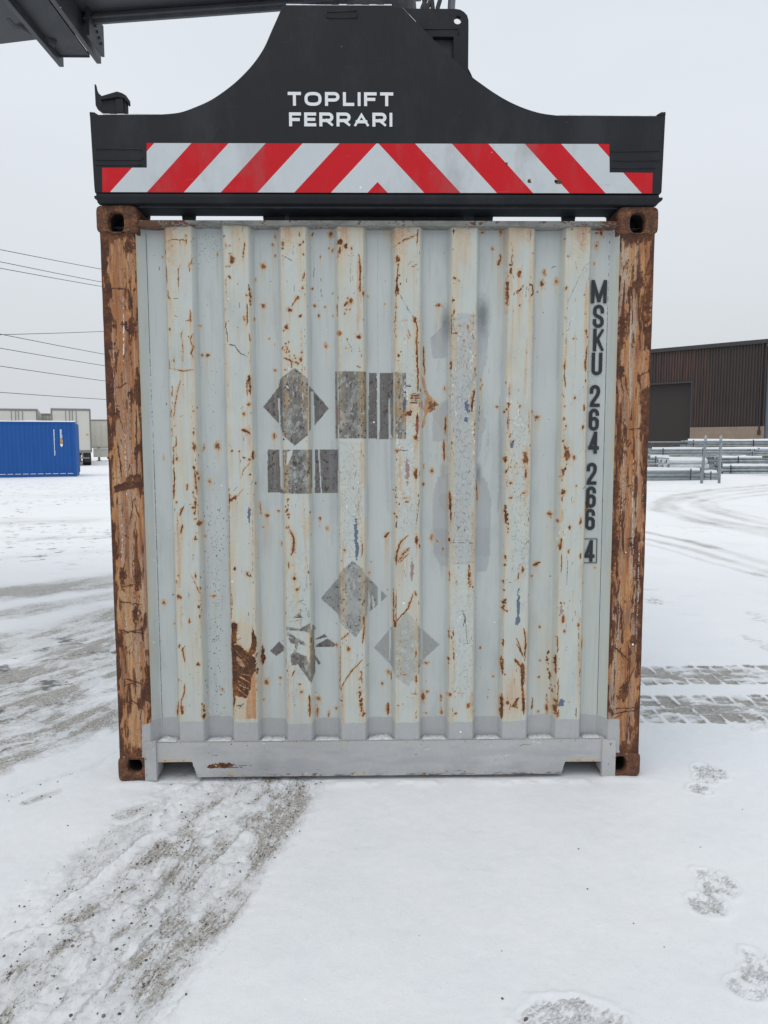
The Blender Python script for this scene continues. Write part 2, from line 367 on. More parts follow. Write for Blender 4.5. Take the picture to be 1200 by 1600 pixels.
# ================================================================== THE SHIPPING CONTAINER
CW, CH, CLEN = 2.438, 2.591, 6.058
container = empty('shipping_container', (0, 0, 0), 'weathered grey corrugated shipping container with rusted corner posts, held under the dark lifting spreader', 'shipping container')
Y_RIB, Y_PAN = 0.012, 0.0577
RIBC = [-0.875+0.25*i for i in range(8)]
Z_RAIL = on_y(600, 1157, 0.008)[1]; Z_HEAD = on_y(600, 353, 0.012)[1]
bx = [-1.066, -1.052, -1.030]; by = [0.006, 0.030, Y_PAN]
for c0 in RIBC:
    bx += [c0-0.073, c0-0.055, c0+0.055, c0+0.073]; by += [Y_PAN, Y_RIB, Y_RIB, Y_PAN]
bx += [1.030, 1.052, 1.066]; by += [Y_PAN, 0.030, 0.006]
xs = axis(bx, 0.0031); zs = axis([Z_RAIL-0.004, Z_HEAD+0.01], 0.0033)
W = Sheet(xs, zs)
prof = np.interp(xs, bx, by)
fine_x = np.linspace(-1.066, 1.066, 4265); fp = np.interp(fine_x, bx, by)
k = np.ones(13)/13; fp2 = np.convolve(np.pad(fp, 6, mode='edge'), k, 'valid'); prof = np.interp(xs, fine_x, fp2)
YW = np.tile(prof, (len(zs), 1))
rib_mask = np.tile(sst(0.040, 0.018, prof), (len(zs), 1)); rib_mask[:, np.abs(xs) > 1.0] = 0
# plate unevenness: oil-canning and knocks on the proud ribs
bend = (fbm(W.X/0.16, W.Z/0.34, 21, 3)-0.5)
YW = YW+bend*0.006*np.where(np.abs(W.X) > 0.93, 0.15, 1.0)+rib_mask*(fbm(W.X/0.05, W.Z/0.10, 31, 3)-0.5)*0.007
def Wp(px, py):
    x, z = on_y(px, py, Y_RIB)
    d = min(abs(x-c0) for c0 in RIBC)
    if d > 0.064: x, z = on_y(px, py, Y_PAN)
    return x, z
def dent(px, py, r, depth):
    x, z = Wp(px, py); YW[:] = YW+depth*np.exp(-(((W.X-x)/r)**2+((W.Z-z)/(r*1.7))**2))
dent(655, 625, 0.03, 0.016); dent(742, 600, 0.02, 0.012); dent(380, 1050, 0.05, 0.012); dent(812, 1050, 0.05, 0.010)
dent(282, 580, 0.04, 0.006); dent(640, 640, 0.05, 0.008); dent(460, 990, 0.06, 0.006)
for i in range(34):
    xx_ = RIBC[rng.integers(8)]+rng.choice([-1, 1])*rng.uniform(.02, .06); zz_ = rng.uniform(.35, 2.4); rr_ = rng.uniform(.015, .04); YW[:] = YW+rng.uniform(.003, .009)*np.exp(-(((W.X-xx_)/rr_)**2+((W.Z-zz_)/(rr_*rng.uniform(1.2, 3)))**2))
W.L['chalk'][:] = rib_mask*(0.75+0.5*(fbm(W.X/0.2, W.Z/0.3, 4)-0.5))
# pans on the right lean to the same chalky green
W.L['chalk'][:] = np.maximum(W.L['chalk'], (sst(0.55, 0.8, W.X)*0.75*sst(1.7, 1.0, W.Z)+0.25*sst(0.5, 0.75, fbm(W.X/0.12, W.Z/0.5, 6))).astype(np.float32))
# fresh grey band along the foot of the panel, masked off by hand so its edge wanders
edge = np.interp(W.X[0], [Wp(px, 1120)[0] for px in (240, 320, 440, 600, 760, 900, 950)], [Wp(px, py)[1] for px, py in ((240,1121),(320,1123),(440,1122),(600,1120),(760,1119),(900,1120),(950,1118))])
edge = edge[None, :]+rib_mask*(-0.010)+W.w1*0.002+(fbm(W.X/.03, W.Z/.2, 58, 3)-.5)*.008
W.L['grey'][:] = sst(.004, -.004, W.Z-edge)
W.L['smear_shade'][:] = np.maximum(W.L['smear_shade'], 0.55*sst(0.03, 0.0, W.Z-Z_RAIL)*(1-rib_mask)*sst(0.3, 0.6, fbm(W.X/0.05, W.Z/0.03, 3)))
S_PX = 0.00285

MARKS = [
((200,340), [(1057,376,16,22),(1060,690,16,22),(797,467,12,16),(815,325,18,30),(910,795,12,16),(770,380,10,8),(785,380,8,8),(580,1073,10,15),(620,1075,15,12),(565,848,10,6),(996,485,6,12),(992,795,4,14),(1150,300,8,10),(325,875,6,15),(355,1110,5,18),(750,145,6,8),(450,138,8,8),(455,185,5,20),(1147,150,8,18),(1103,944,6,6),(1145,990,7,8),(765,215,5,20),(790,220,12,4),(1132,215,8,10),(700,290,4,12),(270,310,5,8)],
 [(10,(915,185),(905,250),(895,340)),(7,(290,185),(350,172),(460,180)),(5,(405,185),(408,215)),(9,(290,240),(290,290)),(11,(297,370),(298,440),(302,520)),(11,(305,560),(315,620),(335,640)),(7,(497,320),(490,370)),(9,(475,350),(480,420)),(6,(410,360),(392,410),(394,560)),(10,(485,725),(492,820)),(7,(425,805),(500,800)),(6,(430,870),(415,920),(432,1020),(425,1120)),(11,(510,905),(485,950),(510,1010),(495,1060),(510,1100)),(7,(320,1175),(420,1195),(520,1190)),(6,(320,1100),(320,1190)),(11,(940,525),(955,600),(955,690)),(9,(918,600),(938,610)),(10,(930,670),(935,800),(930,840)),(7,(945,900),(955,970)),(6,(785,280),(820,280)),(5,(895,70),(890,120))]),
((400,340), [(210,200,14,30),(205,240,10,12),(340,120,8,30),(345,215,10,12),(370,190,6,12),(370,285,9,15),(370,470,12,18),(378,450,5,30),(365,548,10,12),(325,625,16,14),(265,722,18,16),(235,855,20,22),(215,880,8,10),(345,770,12,12),(235,985,10,8),(255,975,8,12),(205,1020,6,15),(240,1010,10,6),(355,1055,12,5),(350,1112,12,20),(230,1190,12,6),(150,1190,12,10),(585,130,16,25),(440,135,8,16),(570,240,6,8),(597,255,10,14),(503,310,5,10),(440,558,8,10),(598,595,6,8),(457,688,16,9),(540,698,9,9),(488,768,10,12),(548,1003,14,18),(600,772,5,6),(655,190,26,24),(700,225,20,22),(655,255,14,38),(640,290,6,45),(745,240,10,14),(740,655,22,25),(720,630,10,10),(706,720,7,8),(735,716,7,10),(693,748,7,12),(655,910,13,22),(633,900,4,16),(712,950,6,8),(806,932,18,16),(705,1020,8,8),(825,1075,6,14),(812,1045,6,6),(873,615,6,8),(1006,676,5,6),(1097,702,10,6),(1110,1080,8,10),(1105,325,18,25),(1100,495,10,12),(1103,545,12,35),(1110,590,10,10)],
 [(10,(325,625),(275,695)),(16,(215,1095),(250,1110),(295,1132)),(8,(280,1130),(280,1180)),(16,(690,692),(720,660)),(13,(805,290),(815,400),(815,500)),(17,(815,500),(812,580)),(9,(632,670),(634,770)),(10,(785,1155),(820,1175)),(10,(1105,210),(1190,155)),(6,(1110,360),(1105,480))]),
((600,340), [(240,800,14,22),(115,1075,10,12),(550,475,14,10),(548,740,10,26),(548,797,6,8),(560,903,16,8),(655,855,7,20),(595,845,5,10),(625,960,8,10),(430,685,16,14),(408,688,6,6),(770,120,14,10),(910,115,18,20),(848,247,9,11),(985,370,13,12),(990,410,10,30),(968,580,13,110),(1060,437,16,28),(1060,685,8,8),(1165,278,8,9),(1145,465,6,8),(540,645,8,10),(545,110,8,24)],
 [(10,(100,215),(275,120)),(9,(265,90),(255,215)),(11,(100,290),(105,340)),(7,(110,360),(100,500)),(13,(100,495),(108,590)),(14,(225,775),(245,810),(260,870),(255,960),(262,1200)),(5,(185,865),(210,940)),(5,(172,905),(200,955)),(6,(130,805),(185,800)),(8,(220,385),(265,360)),(9,(310,1000),(312,1200)),(20,(910,285),(905,330),(893,370)),(17,(1010,610),(1050,575),(1090,530)),(16,(1135,515),(1160,530),(1167,580),(1155,610)),(5,(575,480),(597,500))]),
((780,340), [(525,550,10,16),(515,780,7,7),(670,600,8,8),(675,750,6,5),(680,895,12,22),(688,935,6,10),(578,948,6,10),(800,125,18,26),(760,120,14,8),(760,215,14,22),(743,357,7,12),(350,433,12,22),(335,520,18,30),(443,497,16,22),(297,580,6,7),(540,300,6,8),(570,90,14,6)],
 [(11,(512,1100),(512,1200)),(13,(688,1000),(680,1080),(670,1200)),(8,(715,85),(705,120))]),
((200,560), [(365,527,14,6),(380,780,14,24),(510,412,10,8),(515,690,17,34),(557,895,12,22),(548,935,6,15),(593,700,9,20),(697,688,20,28),(637,960,14,18),(278,772,6,14),(945,360,14,16),(905,435,12,14),(905,775,10,8),(950,790,14,10),(812,722,8,10),(870,728,9,8),(955,908,8,10),(840,1090,10,20),(380,1125,8,8),(1150,95,9,8),(1145,608,14,22),(1035,1160,8,30)],
 [(8,(410,165),(385,260),(365,400),(355,480)),(9,(345,210),(345,300)),(10,(335,370),(335,460)),(8,(340,520),(350,610)),(10,(375,600),(378,680),(352,700),(358,850)),(14,(358,850),(362,950),(357,1100)),(11,(515,540),(510,600)),(17,(510,840),(520,865)),(10,(520,870),(530,960),(540,1060)),(10,(530,1080),(525,1200)),(11,(950,125),(958,290)),(8,(930,170),(930,290)),(22,(885,555),(920,568),(960,590)),(16,(975,720),(975,790)),(6,(960,805),(905,870),(880,945)),(9,(988,965),(992,990)),(8,(790,1055),(790,1200)),(11,(795,1120),(850,1080)),(5,(850,1080),(900,1020)),(10,(465,975),(460,1035)),(11,(410,1190),(440,1160))]),
((600,560), [(235,290,40,8),(240,310,42,6),(230,345,40,6),(195,430,36,28),(250,620,22,24),(250,900,16,50),(475,240,9,20),(375,880,14,20),(310,980,10,16),(310,850,7,20),(885,378,12,10),(1060,375,10,12),(1105,790,22,66),(1108,900,9,46),(950,790,10,30),(990,975,14,14),(955,880,10,20),(1020,848,6,6),(990,850,10,6),(1095,1052,14,7),(1165,415,10,12),(1190,465,12,20),(100,720,14,16),(160,1090,28,6),(150,1060,14,5),(175,1120,16,5)],
 [(13,(255,10),(265,100),(265,260)),(11,(308,0),(318,130)),(18,(262,430),(258,600)),(11,(480,450),(478,590)),(15,(468,640),(470,800)),(8,(515,280),(515,310)),(13,(525,20),(525,90)),(18,(715,230),(692,300),(686,420)),(10,(755,150),(768,200),(748,250)),(18,(512,1040),(520,1120),(520,1200)),(11,(725,950),(727,1120)),(18,(960,345),(985,360)),(14,(975,350),(972,385)),(6,(985,190),(980,300)),(6,(970,400),(968,570)),(4,(1135,380),(1135,600))]),
((780,560), [(665,385,10,30),(655,540,12,18),(530,755,26,62),(585,775,12,18),(495,890,14,40),(510,375,8,8),(590,310,9,18),(495,280,6,10),(505,465,8,14),(500,1045,20,24),(490,1090,8,30),(602,998,10,10),(682,1150,18,60),(295,460,22,20),(265,415,12,14)],
 [(13,(670,0),(672,100)),(11,(510,20),(510,80)),(9,(505,130),(520,230))]),
((200,740), [(555,385,20,25),(605,488,8,12),(395,795,10,8),(395,960,12,35),(410,970,12,16),(360,850,6,10),(280,1005,16,22),(665,955,18,9),(835,742,14,22),(530,800,7,20),(555,1040,10,15),(560,1120,7,20),(480,1150,8,30),(365,1170,8,8),(1035,275,10,40),(1090,330,14,16),(1175,290,14,10),(1055,418,7,6),(835,1170,22,10),(380,222,9,8)],
 [(14,(437,258),(405,335)),(13,(428,395),(412,470)),(9,(382,830),(385,870)),(22,(910,765),(965,805)),(6,(490,785),(565,940)),(12,(790,150),(795,220)),(9,(790,210),(850,170)),(5,(790,240),(790,700),(798,1200)),(8,(815,960),(805,1150))]),
((400,740), [(300,815,18,24),(325,905,13,14),(255,710,8,25),(200,548,5,18),(502,355,11,17),(555,425,9,20),(690,600,10,12),(900,690,6,6),(885,775,7,10),(845,1130,10,12),(685,985,14,6)],
 [(16,(258,430),(280,470),(298,520),(292,600),(275,640)),(20,(1005,500),(1020,480),(1040,455)),(9,(832,540),(830,640)),(8,(675,1080),(690,1050)),(9,(1075,900),(1078,1200)),(7,(1095,910),(1093,1200)),(7,(240,410),(235,440))]),
((600,740), [(255,530,14,45),(245,940,14,20),(510,520,8,20),(690,545,7,12),(565,850,6,20),(370,500,15,22),(460,590,6,12),(985,75,12,14),(990,190,20,9),(945,715,10,12),(950,650,9,16),(935,850,11,14),(940,912,8,8),(935,1055,12,16),(935,1010,10,12),(1085,745,13,26),(1048,810,8,30),(1095,152,14,6),(1190,705,18,16)],
 [(17,(190,480),(130,530),(100,620),(95,720)),(20,(200,580),(150,625),(110,690)),(8,(190,625),(120,700)),(11,(225,940),(190,1050),(90,1160)),(11,(520,190),(525,380)),(22,(662,710),(668,800),(670,890)),(9,(512,760),(512,850)),(7,(400,510),(425,540)),(13,(945,280),(955,400))]),
((780,740), [(395,315,22,20),(255,800,7,8),(463,372,8,14),(550,420,9,18),(635,370,12,35),(540,605,9,18),(635,640,8,25),(748,735,8,10),(665,863,12,6),(495,1140,18,35),(480,1010,8,8),(508,1012,8,8),(315,1190,8,8),(620,1185,8,20)],
 [(16,(262,715),(325,690)),(18,(487,505),(476,600)),(6,(485,620),(488,700),(482,770))]),
((200,930), [(400,395,10,22),(545,540,18,14),(425,900,14,40),(580,850,8,10),(485,200,8,14),(1085,678,16,28),(1060,815,8,10),(735,735,8,14)],
 [(11,(450,390),(425,420),(445,520)),(12,(445,690),(438,770),(415,830),(420,920)),(14,(385,840),(385,950)),(20,(588,860),(592,970))]),
((400,930), [(190,645,10,12),(355,755,14,16),(345,695,12,8),(490,805,16,20),(478,905,11,46),(568,925,9,28),(628,885,9,16),(670,825,12,9),(720,420,14,20),(820,600,10,10),(1035,600,17,16),(985,690,8,16),(630,390,7,25),(832,940,12,10),(825,880,12,20),(665,735,8,14)],
 [(10,(305,585),(275,640)),(18,(418,780),(420,950)),(10,(665,720),(740,600),(835,505)),(12,(730,285),(670,345)),(14,(838,165),(845,250),(832,380)),(9,(830,600),(820,640),(830,690)),(8,(790,660),(835,650)),(12,(820,750),(815,790)),(9,(1055,600),(1055,660)),(24,(1032,840),(1030,930)),(14,(1085,200),(1085,250)),(5,(660,400),(655,740))]),
((600,930), [(330,530,20,14),(305,790,14,40),(335,755,14,12),(445,800,7,30),(450,905,12,25),(325,918,16,6),(515,780,16,16),(660,865,18,25),(540,297,6,12),(250,450,8,35),(250,660,12,30),(160,620,22,6),(235,770,20,5),(110,860,9,9),(145,852,6,6),(935,105,12,16),(1020,860,36,26),(965,840,16,16),(750,410,8,14),(855,635,8,8),(810,798,6,7),(705,917,6,6),(945,620,9,10),(555,925,16,9)],
 [(10,(505,270),(510,340)),(11,(505,480),(505,540)),(5,(530,750),(640,775)),(11,(935,340),(930,400)),(17,(908,460),(915,600)),(12,(932,500),(925,620)),(12,(1092,250),(1106,340),(1102,520)),(9,(1035,335),(1095,490)),(9,(1035,380),(1085,470)),(18,(1020,500),(1045,530),(1070,570)),(34,(1088,540),(1085,640),(1082,720)),(24,(1080,700),(1092,830),(1090,930)),(22,(910,750),(908,940)),(17,(1055,800),(1020,850))]),
((780,930), [(372,880,15,62),(305,905,12,14),(310,640,10,12),(440,880,16,70),(455,930,14,30),(455,328,13,6),(510,282,12,12),(495,190,14,25),(620,240,8,18),(655,395,13,46),(318,250,9,10),(320,510,9,10)],
 [(10,(260,800),(255,900)),(14,(445,470),(445,620)),(10,(460,640),(455,860)),(8,(458,330),(455,450)),(9,(372,760),(368,830))]),
]
def rust_spot(px, py, rx, rz):
    x, z = Wp(px, py); rx *= S_PX; rz *= S_PX
    pan = min(abs(x-c0) for c0 in RIBC) > 0.06; big_ = max(rx, rz) > 0.009
    am = rng.uniform(.58, .8) if pan else rng.uniform(.72, 1.0)
    W.spot(x, z, rx*0.86, rz*0.86, 'rust', am, 0.6, 1.0)
    if rz < 0.012: 
        for k_ in range(int(rng.integers(0, 3))): W.spot(x+rng.normal(0, rx*1.3), z+rng.normal(0, rz*1.4), rx*.28, rz*.3, 'rust', am, .6, .9)
    W.spot(x, z, rx*1.35+0.0015, rz*1.35+0.0015, 'stain', 0.95 if pan else .85, 0.7, 0.8)
    if rng.random() < .55: L = rz*(1.0+2.4*rng.random()); W.spot(x+rng.normal(0, rx*.2), z-L*0.9, rx*0.75+0.001, L+0.003, 'stain', rng.uniform(.2, .5), 0.7, 0.5)
for (ox, oy), spots, strokes in MARKS:
    for (cx, cy, rx, ry) in spots: rust_spot(ox+cx/5, oy+cy/5, rx/5, ry/5)
    for s_ in strokes:
        w_ = s_[0]/5*S_PX*0.8; pts = [Wp(ox+a/5, oy+b/5) for a, b in s_[1:]]
        W.stroke(pts, w_*1.2, 'rust', rng.uniform(.85, 1.0), 1.5, 0.6, True, rng.choice([0, 0, 0, .42]))
        W.stroke(pts, w_*2.4+0.003, 'stain', 0.85, 1.0, 0.7, True, rng.choice([0, .4]))
def P5(o, pts): return [Wp(o[0]+a/5, o[1]+b/5) for a, b in pts]
# dark scratches and grease lines
for o, w_, layer, amt, *pts in [
  ((200,340),4,'dark',.9,(245,372),(246,412)),((200,340),5,'dark',.7,(345,625),(402,640)),((200,340),5,'dark',.7,(352,765),(396,776)),
  ((200,340),2,'dark',.6,(350,575),(370,582)),((200,340),2,'dark',.5,(360,678),(400,694)),((200,340),2,'dark',.5,(358,700),(398,716)),((200,340),2,'dark',.5,(355,724),(398,738)),
  ((200,340),2,'dark',.5,(365,790),(425,865)),((200,340),5,'dark',.9,(760,815),(775,900),(775,985)),((200,340),7,'dark',.9,(780,985),(830,1000),(880,1060),(940,1090)),
  ((400,340),5,'dark',.9,(205,300),(235,310),(280,335)),((400,340),8,'dark',.6,(455,392),(458,415)),((400,340),4,'dark',.7,(455,415),(448,465)),((400,340),3,'dark',.9,(508,455),(513,700)),
  ((400,340),3,'dark',.6,(700,295),(800,300)),((400,340),2,'dark',.6,(738,330),(738,500)),((400,340),2,'dark',.6,(1120,590),(1200,740)),((600,340),3,'dark',.7,(118,600),(235,785)),
  ((600,340),5,'dark',.9,(528,760),(530,910)),((600,340),3,'dark',.7,(535,830),(560,900)),((600,340),4,'dark',.9,(990,420),(1020,475)),((600,340),3,'dark',.7,(1145,80),(1147,260)),
  ((780,340),3,'dark',.75,(680,360),(600,520),(540,650),(530,720),(525,900),(515,1080)),((780,340),2,'dark',.5,(540,1110),(640,1050)),((780,340),4,'dark',.9,(412,395),(430,382),(458,380)),((780,340),7,'dark',.9,(648,122),(662,128)),
  ((780,340),3,'dark',.6,(560,790),(540,900)),((200,560),4,'dark',.7,(410,165),(385,260)),((600,560),6,'dark',.8,(100,715),(200,722)),((600,560),10,'dark',.8,(165,210),(215,222)),
  ((600,560),14,'dark',.75,(712,250),(690,330),(686,420)),((600,560),5,'dark',.7,(745,330),(742,560)),((600,560),4,'dark',.9,(525,130),(560,190)),((780,560),5,'dark',.8,(508,90),(518,230)),
  ((200,740),7,'dark',.95,(139,262),(140,320)),((200,740),4,'dark',.7,(785,240),(790,700),(798,1000)),((200,740),4,'dark',.6,(968,280),(975,560),(972,780)),((200,740),6,'dark',.9,(625,385),(638,408)),
  ((400,740),7,'dark',.45,(395,660),(405,740),(392,850),(370,965)),((400,740),3,'dark',.5,(420,690),(425,960)),((600,740),8,'dark',.8,(100,370),(95,430)),((600,740),6,'dark',.9,(1122,522),(1105,555)),
  ((600,740),4,'dark',.9,(275,200),(262,330),(245,420)),((600,740),3,'dark',.8,(545,380),(590,430)),((600,740),3,'dark',.8,(530,540),(700,540)),((780,740),6,'dark',.6,(530,640),(535,750),(525,910)),
  ((780,740),5,'dark',.8,(485,620),(485,770)),((600,930),7,'dark',.8,(612,110),(632,190),(615,260)),((600,930),5,'dark',.7,(630,130),(645,300),(655,430)),((600,930),4,'dark',.8,(200,800),(245,812)),
  ((780,930),4,'dark',.95,(622,260),(622,560)),((780,930),8,'dark',.9,(602,880),(600,955)),((780,930),4,'dark',.7,(572,600),(580,620)),((400,930),3,'dark',.8,(280,760),(310,880)),((400,930),5,'dark',.8,(232,500),(233,560))]:
    W.stroke(P5(o, pts), max(w_/5*S_PX*1.1, 0.0022), layer, amt, 1.0, 0.6)
# big burst patch low on the second rib
o = (200,930)
for pts in ([(803,310),(820,380),(870,390),(930,440),(955,470),(1002,490),(1002,590),(960,640),(965,700),(950,745),(925,810),(840,785),(832,860),(825,962),(812,700),(800,400)],
            [(808,218),(855,222),(852,300),(848,370),(820,385),(803,310)], [(972,236),(988,300),(1006,340),(1002,430),(960,490),(936,455),(960,400),(968,300)],
            [(1050,372),(1076,490),(1052,552),(1038,480)], [(1030,430),(1000,486),(996,470),(1020,430)], [(1020,540),(1034,560),(1022,600),(1000,612),(1002,580)]):
    W.poly(P5(o, pts), 'rust', 1.0, 1.6)
for pts in ([(848,478),(880,500),(915,560),(900,572),(865,545),(845,505)],):
    W.poly(P5(o, pts), 'rust', 0.9, 1.5, 'erase')
for a, b, w_ in (((838,430),(935,545),5),((870,640),(955,690),14),((850,668),(950,735),7),((866,702),(948,742),9),((848,720),(925,790),7),((880,620),(990,640),6)):
    m_ = Sheet.__new__(Sheet); (xa, za), (xb, zb) = P5(o, [a, b]); nx_, nz2 = -(zb-za), xb-xa; L_ = math.hypot(nx_, nz2); h_ = w_/5*S_PX/2/L_
    W.poly([(xa+nx_*h_, za+nz2*h_), (xb+nx_*h_*0.4, zb+nz2*h_*0.4), (xb-nx_*h_*0.4, zb-nz2*h_*0.4), (xa-nx_*h_, za-nz2*h_)], 'rust', 0.75, 1.0, 'erase')
W.poly(P5(o, [(812,380),(1000,480),(1002,966),(818,966)]), 'stain', 0.55, 0.6); W.poly(P5(o, [(806,330),(870,395),(1000,490),(1000,640),(960,760),(860,800),(815,700)]), 'stain', 0.95, 1.0)
for q_, a_ in (([(801,400),(822,400),(850,470),(930,560),(1000,520),(1000,600),(960,650),(900,620),(850,650),(830,760),(835,850),(815,940)], .62), ([(880,440),(1000,490),(1000,600),(940,600)], .6), ([(805,330),(825,380),(830,640),(806,640)], .66), ([(840,700),(930,745),(925,800),(850,760)], .5)): W.poly(P5(o, q_), 'dark', a_*.62, 2.0)
for q_ in ([(1085,540),(1092,720),(1070,720),(1065,560)],): W.poly(P5((600,930), q_), 'dark', .45, 2.0)
W.poly(P5(o, [(935,620),(1002,600),(1003,966),(922,966),(930,800)]), 'stain', 1.0, 0.8)
W.spot(*Wp(360+25, 1010), 0.075, 0.16, 'stain', 0.5, 0.6, 0.4)
for a, b in (((845,865),(905,860)),((870,880),(905,845)),((880,850),(870,890)),((860,855),(900,880))): W.stroke(P5(o, [a, b]), 0.003, 'dark', .8)
# rust boil beside the fifth rib
W.poly(P5((600,560), [(285,120),(318,160),(335,258),(385,320),(398,370),(372,420),(335,430),(312,545),(292,540),(318,425),(285,370),(285,330),(328,310),(300,210)]), 'stain', 1.0, 1.2)
W.spot(*Wp(674, 633), 0.028, 0.03, 'rust', 0.62, 0.6, 0.9)
for a in (270,285,300,325,345): W.stroke(P5((600,560), [(205,a),(285,a+8)]), 0.0028, 'rust', .9)
W.spot(*Wp(637, 640), 0.06, 0.06, 'stain', 0.6, 0.7, 0.6)
# rust wash running from the header onto rib tops, and yellowing down the rib edges
for i, c0 in enumerate(RIBC):
    for k_ in range(3):
        W.spot(c0+rng.uniform(-.045, .045), Z_HEAD-0.01, 0.02+0.025*rng.random(), 0.06+0.14*rng.random(), 'stain', 0.4+0.45*rng.random(), 0.8, 0.6)
    for sgn in (-1, 1):
        for k_ in range(7):
            zc = rng.uniform(0.35, 2.4); W.spot(c0+sgn*0.050, zc, 0.008+0.014*rng.random(), 0.06+0.2*rng.random(), 'stain', 0.15+0.4*rng.random(), 0.8, 0.7)
for (px, py, rx, rz, a) in ((265,450,5,90,.4),(284,700,6,90,.35),(303,700,6,120,.4),(543,480,12,60,.2),(640,420,14,40,.3),(805,520,10,120,.3),(815,355,14,25,.7),(262,352,10,25,.6),(615,355,12,18,.5),(712,400,6,70,.5),(800,1090,14,40,.7),(855,1040,14,80,.3),(300,1000,8,100,.3),(820,1000,20,60,.25)):
    W.spot(*Wp(px, py), rx*S_PX*1.3, rz*S_PX, 'stain', a, 0.8, 0.4)
W.L['smear_shade'] *= (.55+.6*sst(.3, .6, fbm(W.X/.03, W.Z/.05, 59, 4))).astype(np.float32)
# scattered specks, chips on rib arrises, pitting
def zr(): return rng.uniform(0.32, 2.5)
for i in range(190):
    c0 = RIBC[rng.integers(8)]; sd = rng.choice([-1, 1]); x = c0+sd*rng.normal(0.052, 0.004); z = zr(); r = 0.0014+0.0026*rng.random()**2.5
    W.spot(x, z, r, r*rng.uniform(1, 4), 'rust', rng.uniform(.6, 1), 0.6, 0.9); W.spot(x, z-r*2, r*1.6, r*5, 'stain', 0.4*rng.random(), 0.7)
for i in range(300):
    x = rng.uniform(-1.03, 1.03); z = zr(); r = 0.0011+0.0016*rng.random()**3
    W.spot(x, z, r, r*rng.uniform(0.8, 2.0), rng.choice(['rust', 'dark']), 0.9, 0.5, 0.6)
    if rng.random() < 0.3: W.spot(x, z-r*2, r*2, r*4, 'stain', 0.3, 0.6)
for i in range(170):
    c0 = RIBC[rng.integers(8)]; x = c0+rng.uniform(-.05, .05); z = zr(); L_ = 0.006+0.03*rng.random()**2; a_ = rng.choice([rng.normal(1.57, .15), rng.normal(0.7, .4)])
    W.stroke([(x, z), (x+math.cos(a_)*L_, z+math.sin(a_)*L_)], 0.0018+0.0016*rng.random(), 'dark', 0.5+0.4*rng.random())
for i in range(420):
    c0 = RIBC[rng.integers(8)]; x = c0+rng.uniform(-.052, .052); z = zr(); L_ = 0.008+0.05*rng.random()**2; a_ = rng.normal(1.5, .25)
    W.stroke([(x, z), (x+math.cos(a_)*L_*.5+rng.normal(0, .002), z+math.sin(a_)*L_*.5), (x+math.cos(a_)*L_, z+math.sin(a_)*L_)], 0.0014+0.0012*rng.random(), rng.choice(['dark', 'dark', 'stain', 'rust', 'white']), rng.uniform(.3, .8), 1.2)
for i in range(64):
    c0 = RIBC[rng.integers(8)]; sd = rng.choice([-1, 1]); x = c0+sd*rng.uniform(.030, .054); z = zr(); L_ = .04+.22*rng.random()**2
    W.stroke([(x, z), (x+rng.normal(0, .003), z-L_*.5), (x+rng.normal(0, .004), z-L_)], .003+.004*rng.random(), 'rust', rng.uniform(.45, .8), 1.6, .7, True, rng.choice([.42, .5]))
    W.stroke([(x, z), (x+rng.normal(0, .003), z-L_*.8), (x+rng.normal(0, .004), z-L_*1.6)], .010+.012*rng.random(), 'stain', rng.uniform(.35, .75), 1, .9)
for i in range(60):
    c0 = RIBC[rng.integers(2, 6)]; x = c0+rng.uniform(-.045, .045); z = zr(); n_ = rng.integers(3, 8)
    for k_ in range(n_): W.stroke([(x+rng.normal(0, .012), z+k_*.006), (x+rng.uniform(.01, .03), z+k_*.006+rng.normal(0, .003))], .0013, 'dark', rng.uniform(.25, .6), 1)
for i in range(330):                                    # chain pitting in the second and third pans
    x, z = Wp(rng.normal(340-0.0, 8), rng.uniform(790, 1116)) if rng.random() < .8 else Wp(rng.normal(330, 10), rng.uniform(560, 1000))
    W.spot(x, z, 0.0014, 0.0014+0.002*rng.random(), 'dark', 0.95, 0.5, 0.4)
for i in range(90):
    x, z = Wp(rng.uniform(300, 345), rng.uniform(360, 420)); W.spot(x, z, 0.0014, 0.002, 'dark', 0.8, 0.5, 0.4)
# dotted chips in named places
for (px0, py0, px1, py1, n_) in ((303,730,307,850,26),(790,790,795,830,16),(790,640,800,700,10),(880,640,885,740,18),(560,1075,568,1118,26),(388,590,390,620,12),(855,1020,862,1085,26),(788,930,792,960,8),(617,760,622,810,14),(448,780,452,830,14),(620,385,622,460,12),(440,540,470,570,12)):
    for i in range(n_):
        u = rng.random(); x, z = Wp(px0+(px1-px0)*u+rng.normal(0, 1.8), py0+(py1-py0)*u+rng.normal(0, 2)); r = 0.0018+0.003*rng.random()
        W.spot(x, z, r, r*1.3, 'rust', 1, 0.5, 0.8); W.spot(x, z, r*2.4, r*3, 'stain', 0.6, 0.6)
# seam lines
for px0, px1, o_ in ((228, 254, .8), (953, 932, .8), (590, 593, .45)):
    W.stroke([on_y(px0, 365, Y_PAN), on_y((px0+px1)/2, 740, Y_PAN), on_y(px1, 1145, Y_PAN)], 0.0028, 'dark', o_, 0.2, 0.6, False)
# torn placards and glue
def px5(pts): return [Wp(*p) for p in pts]

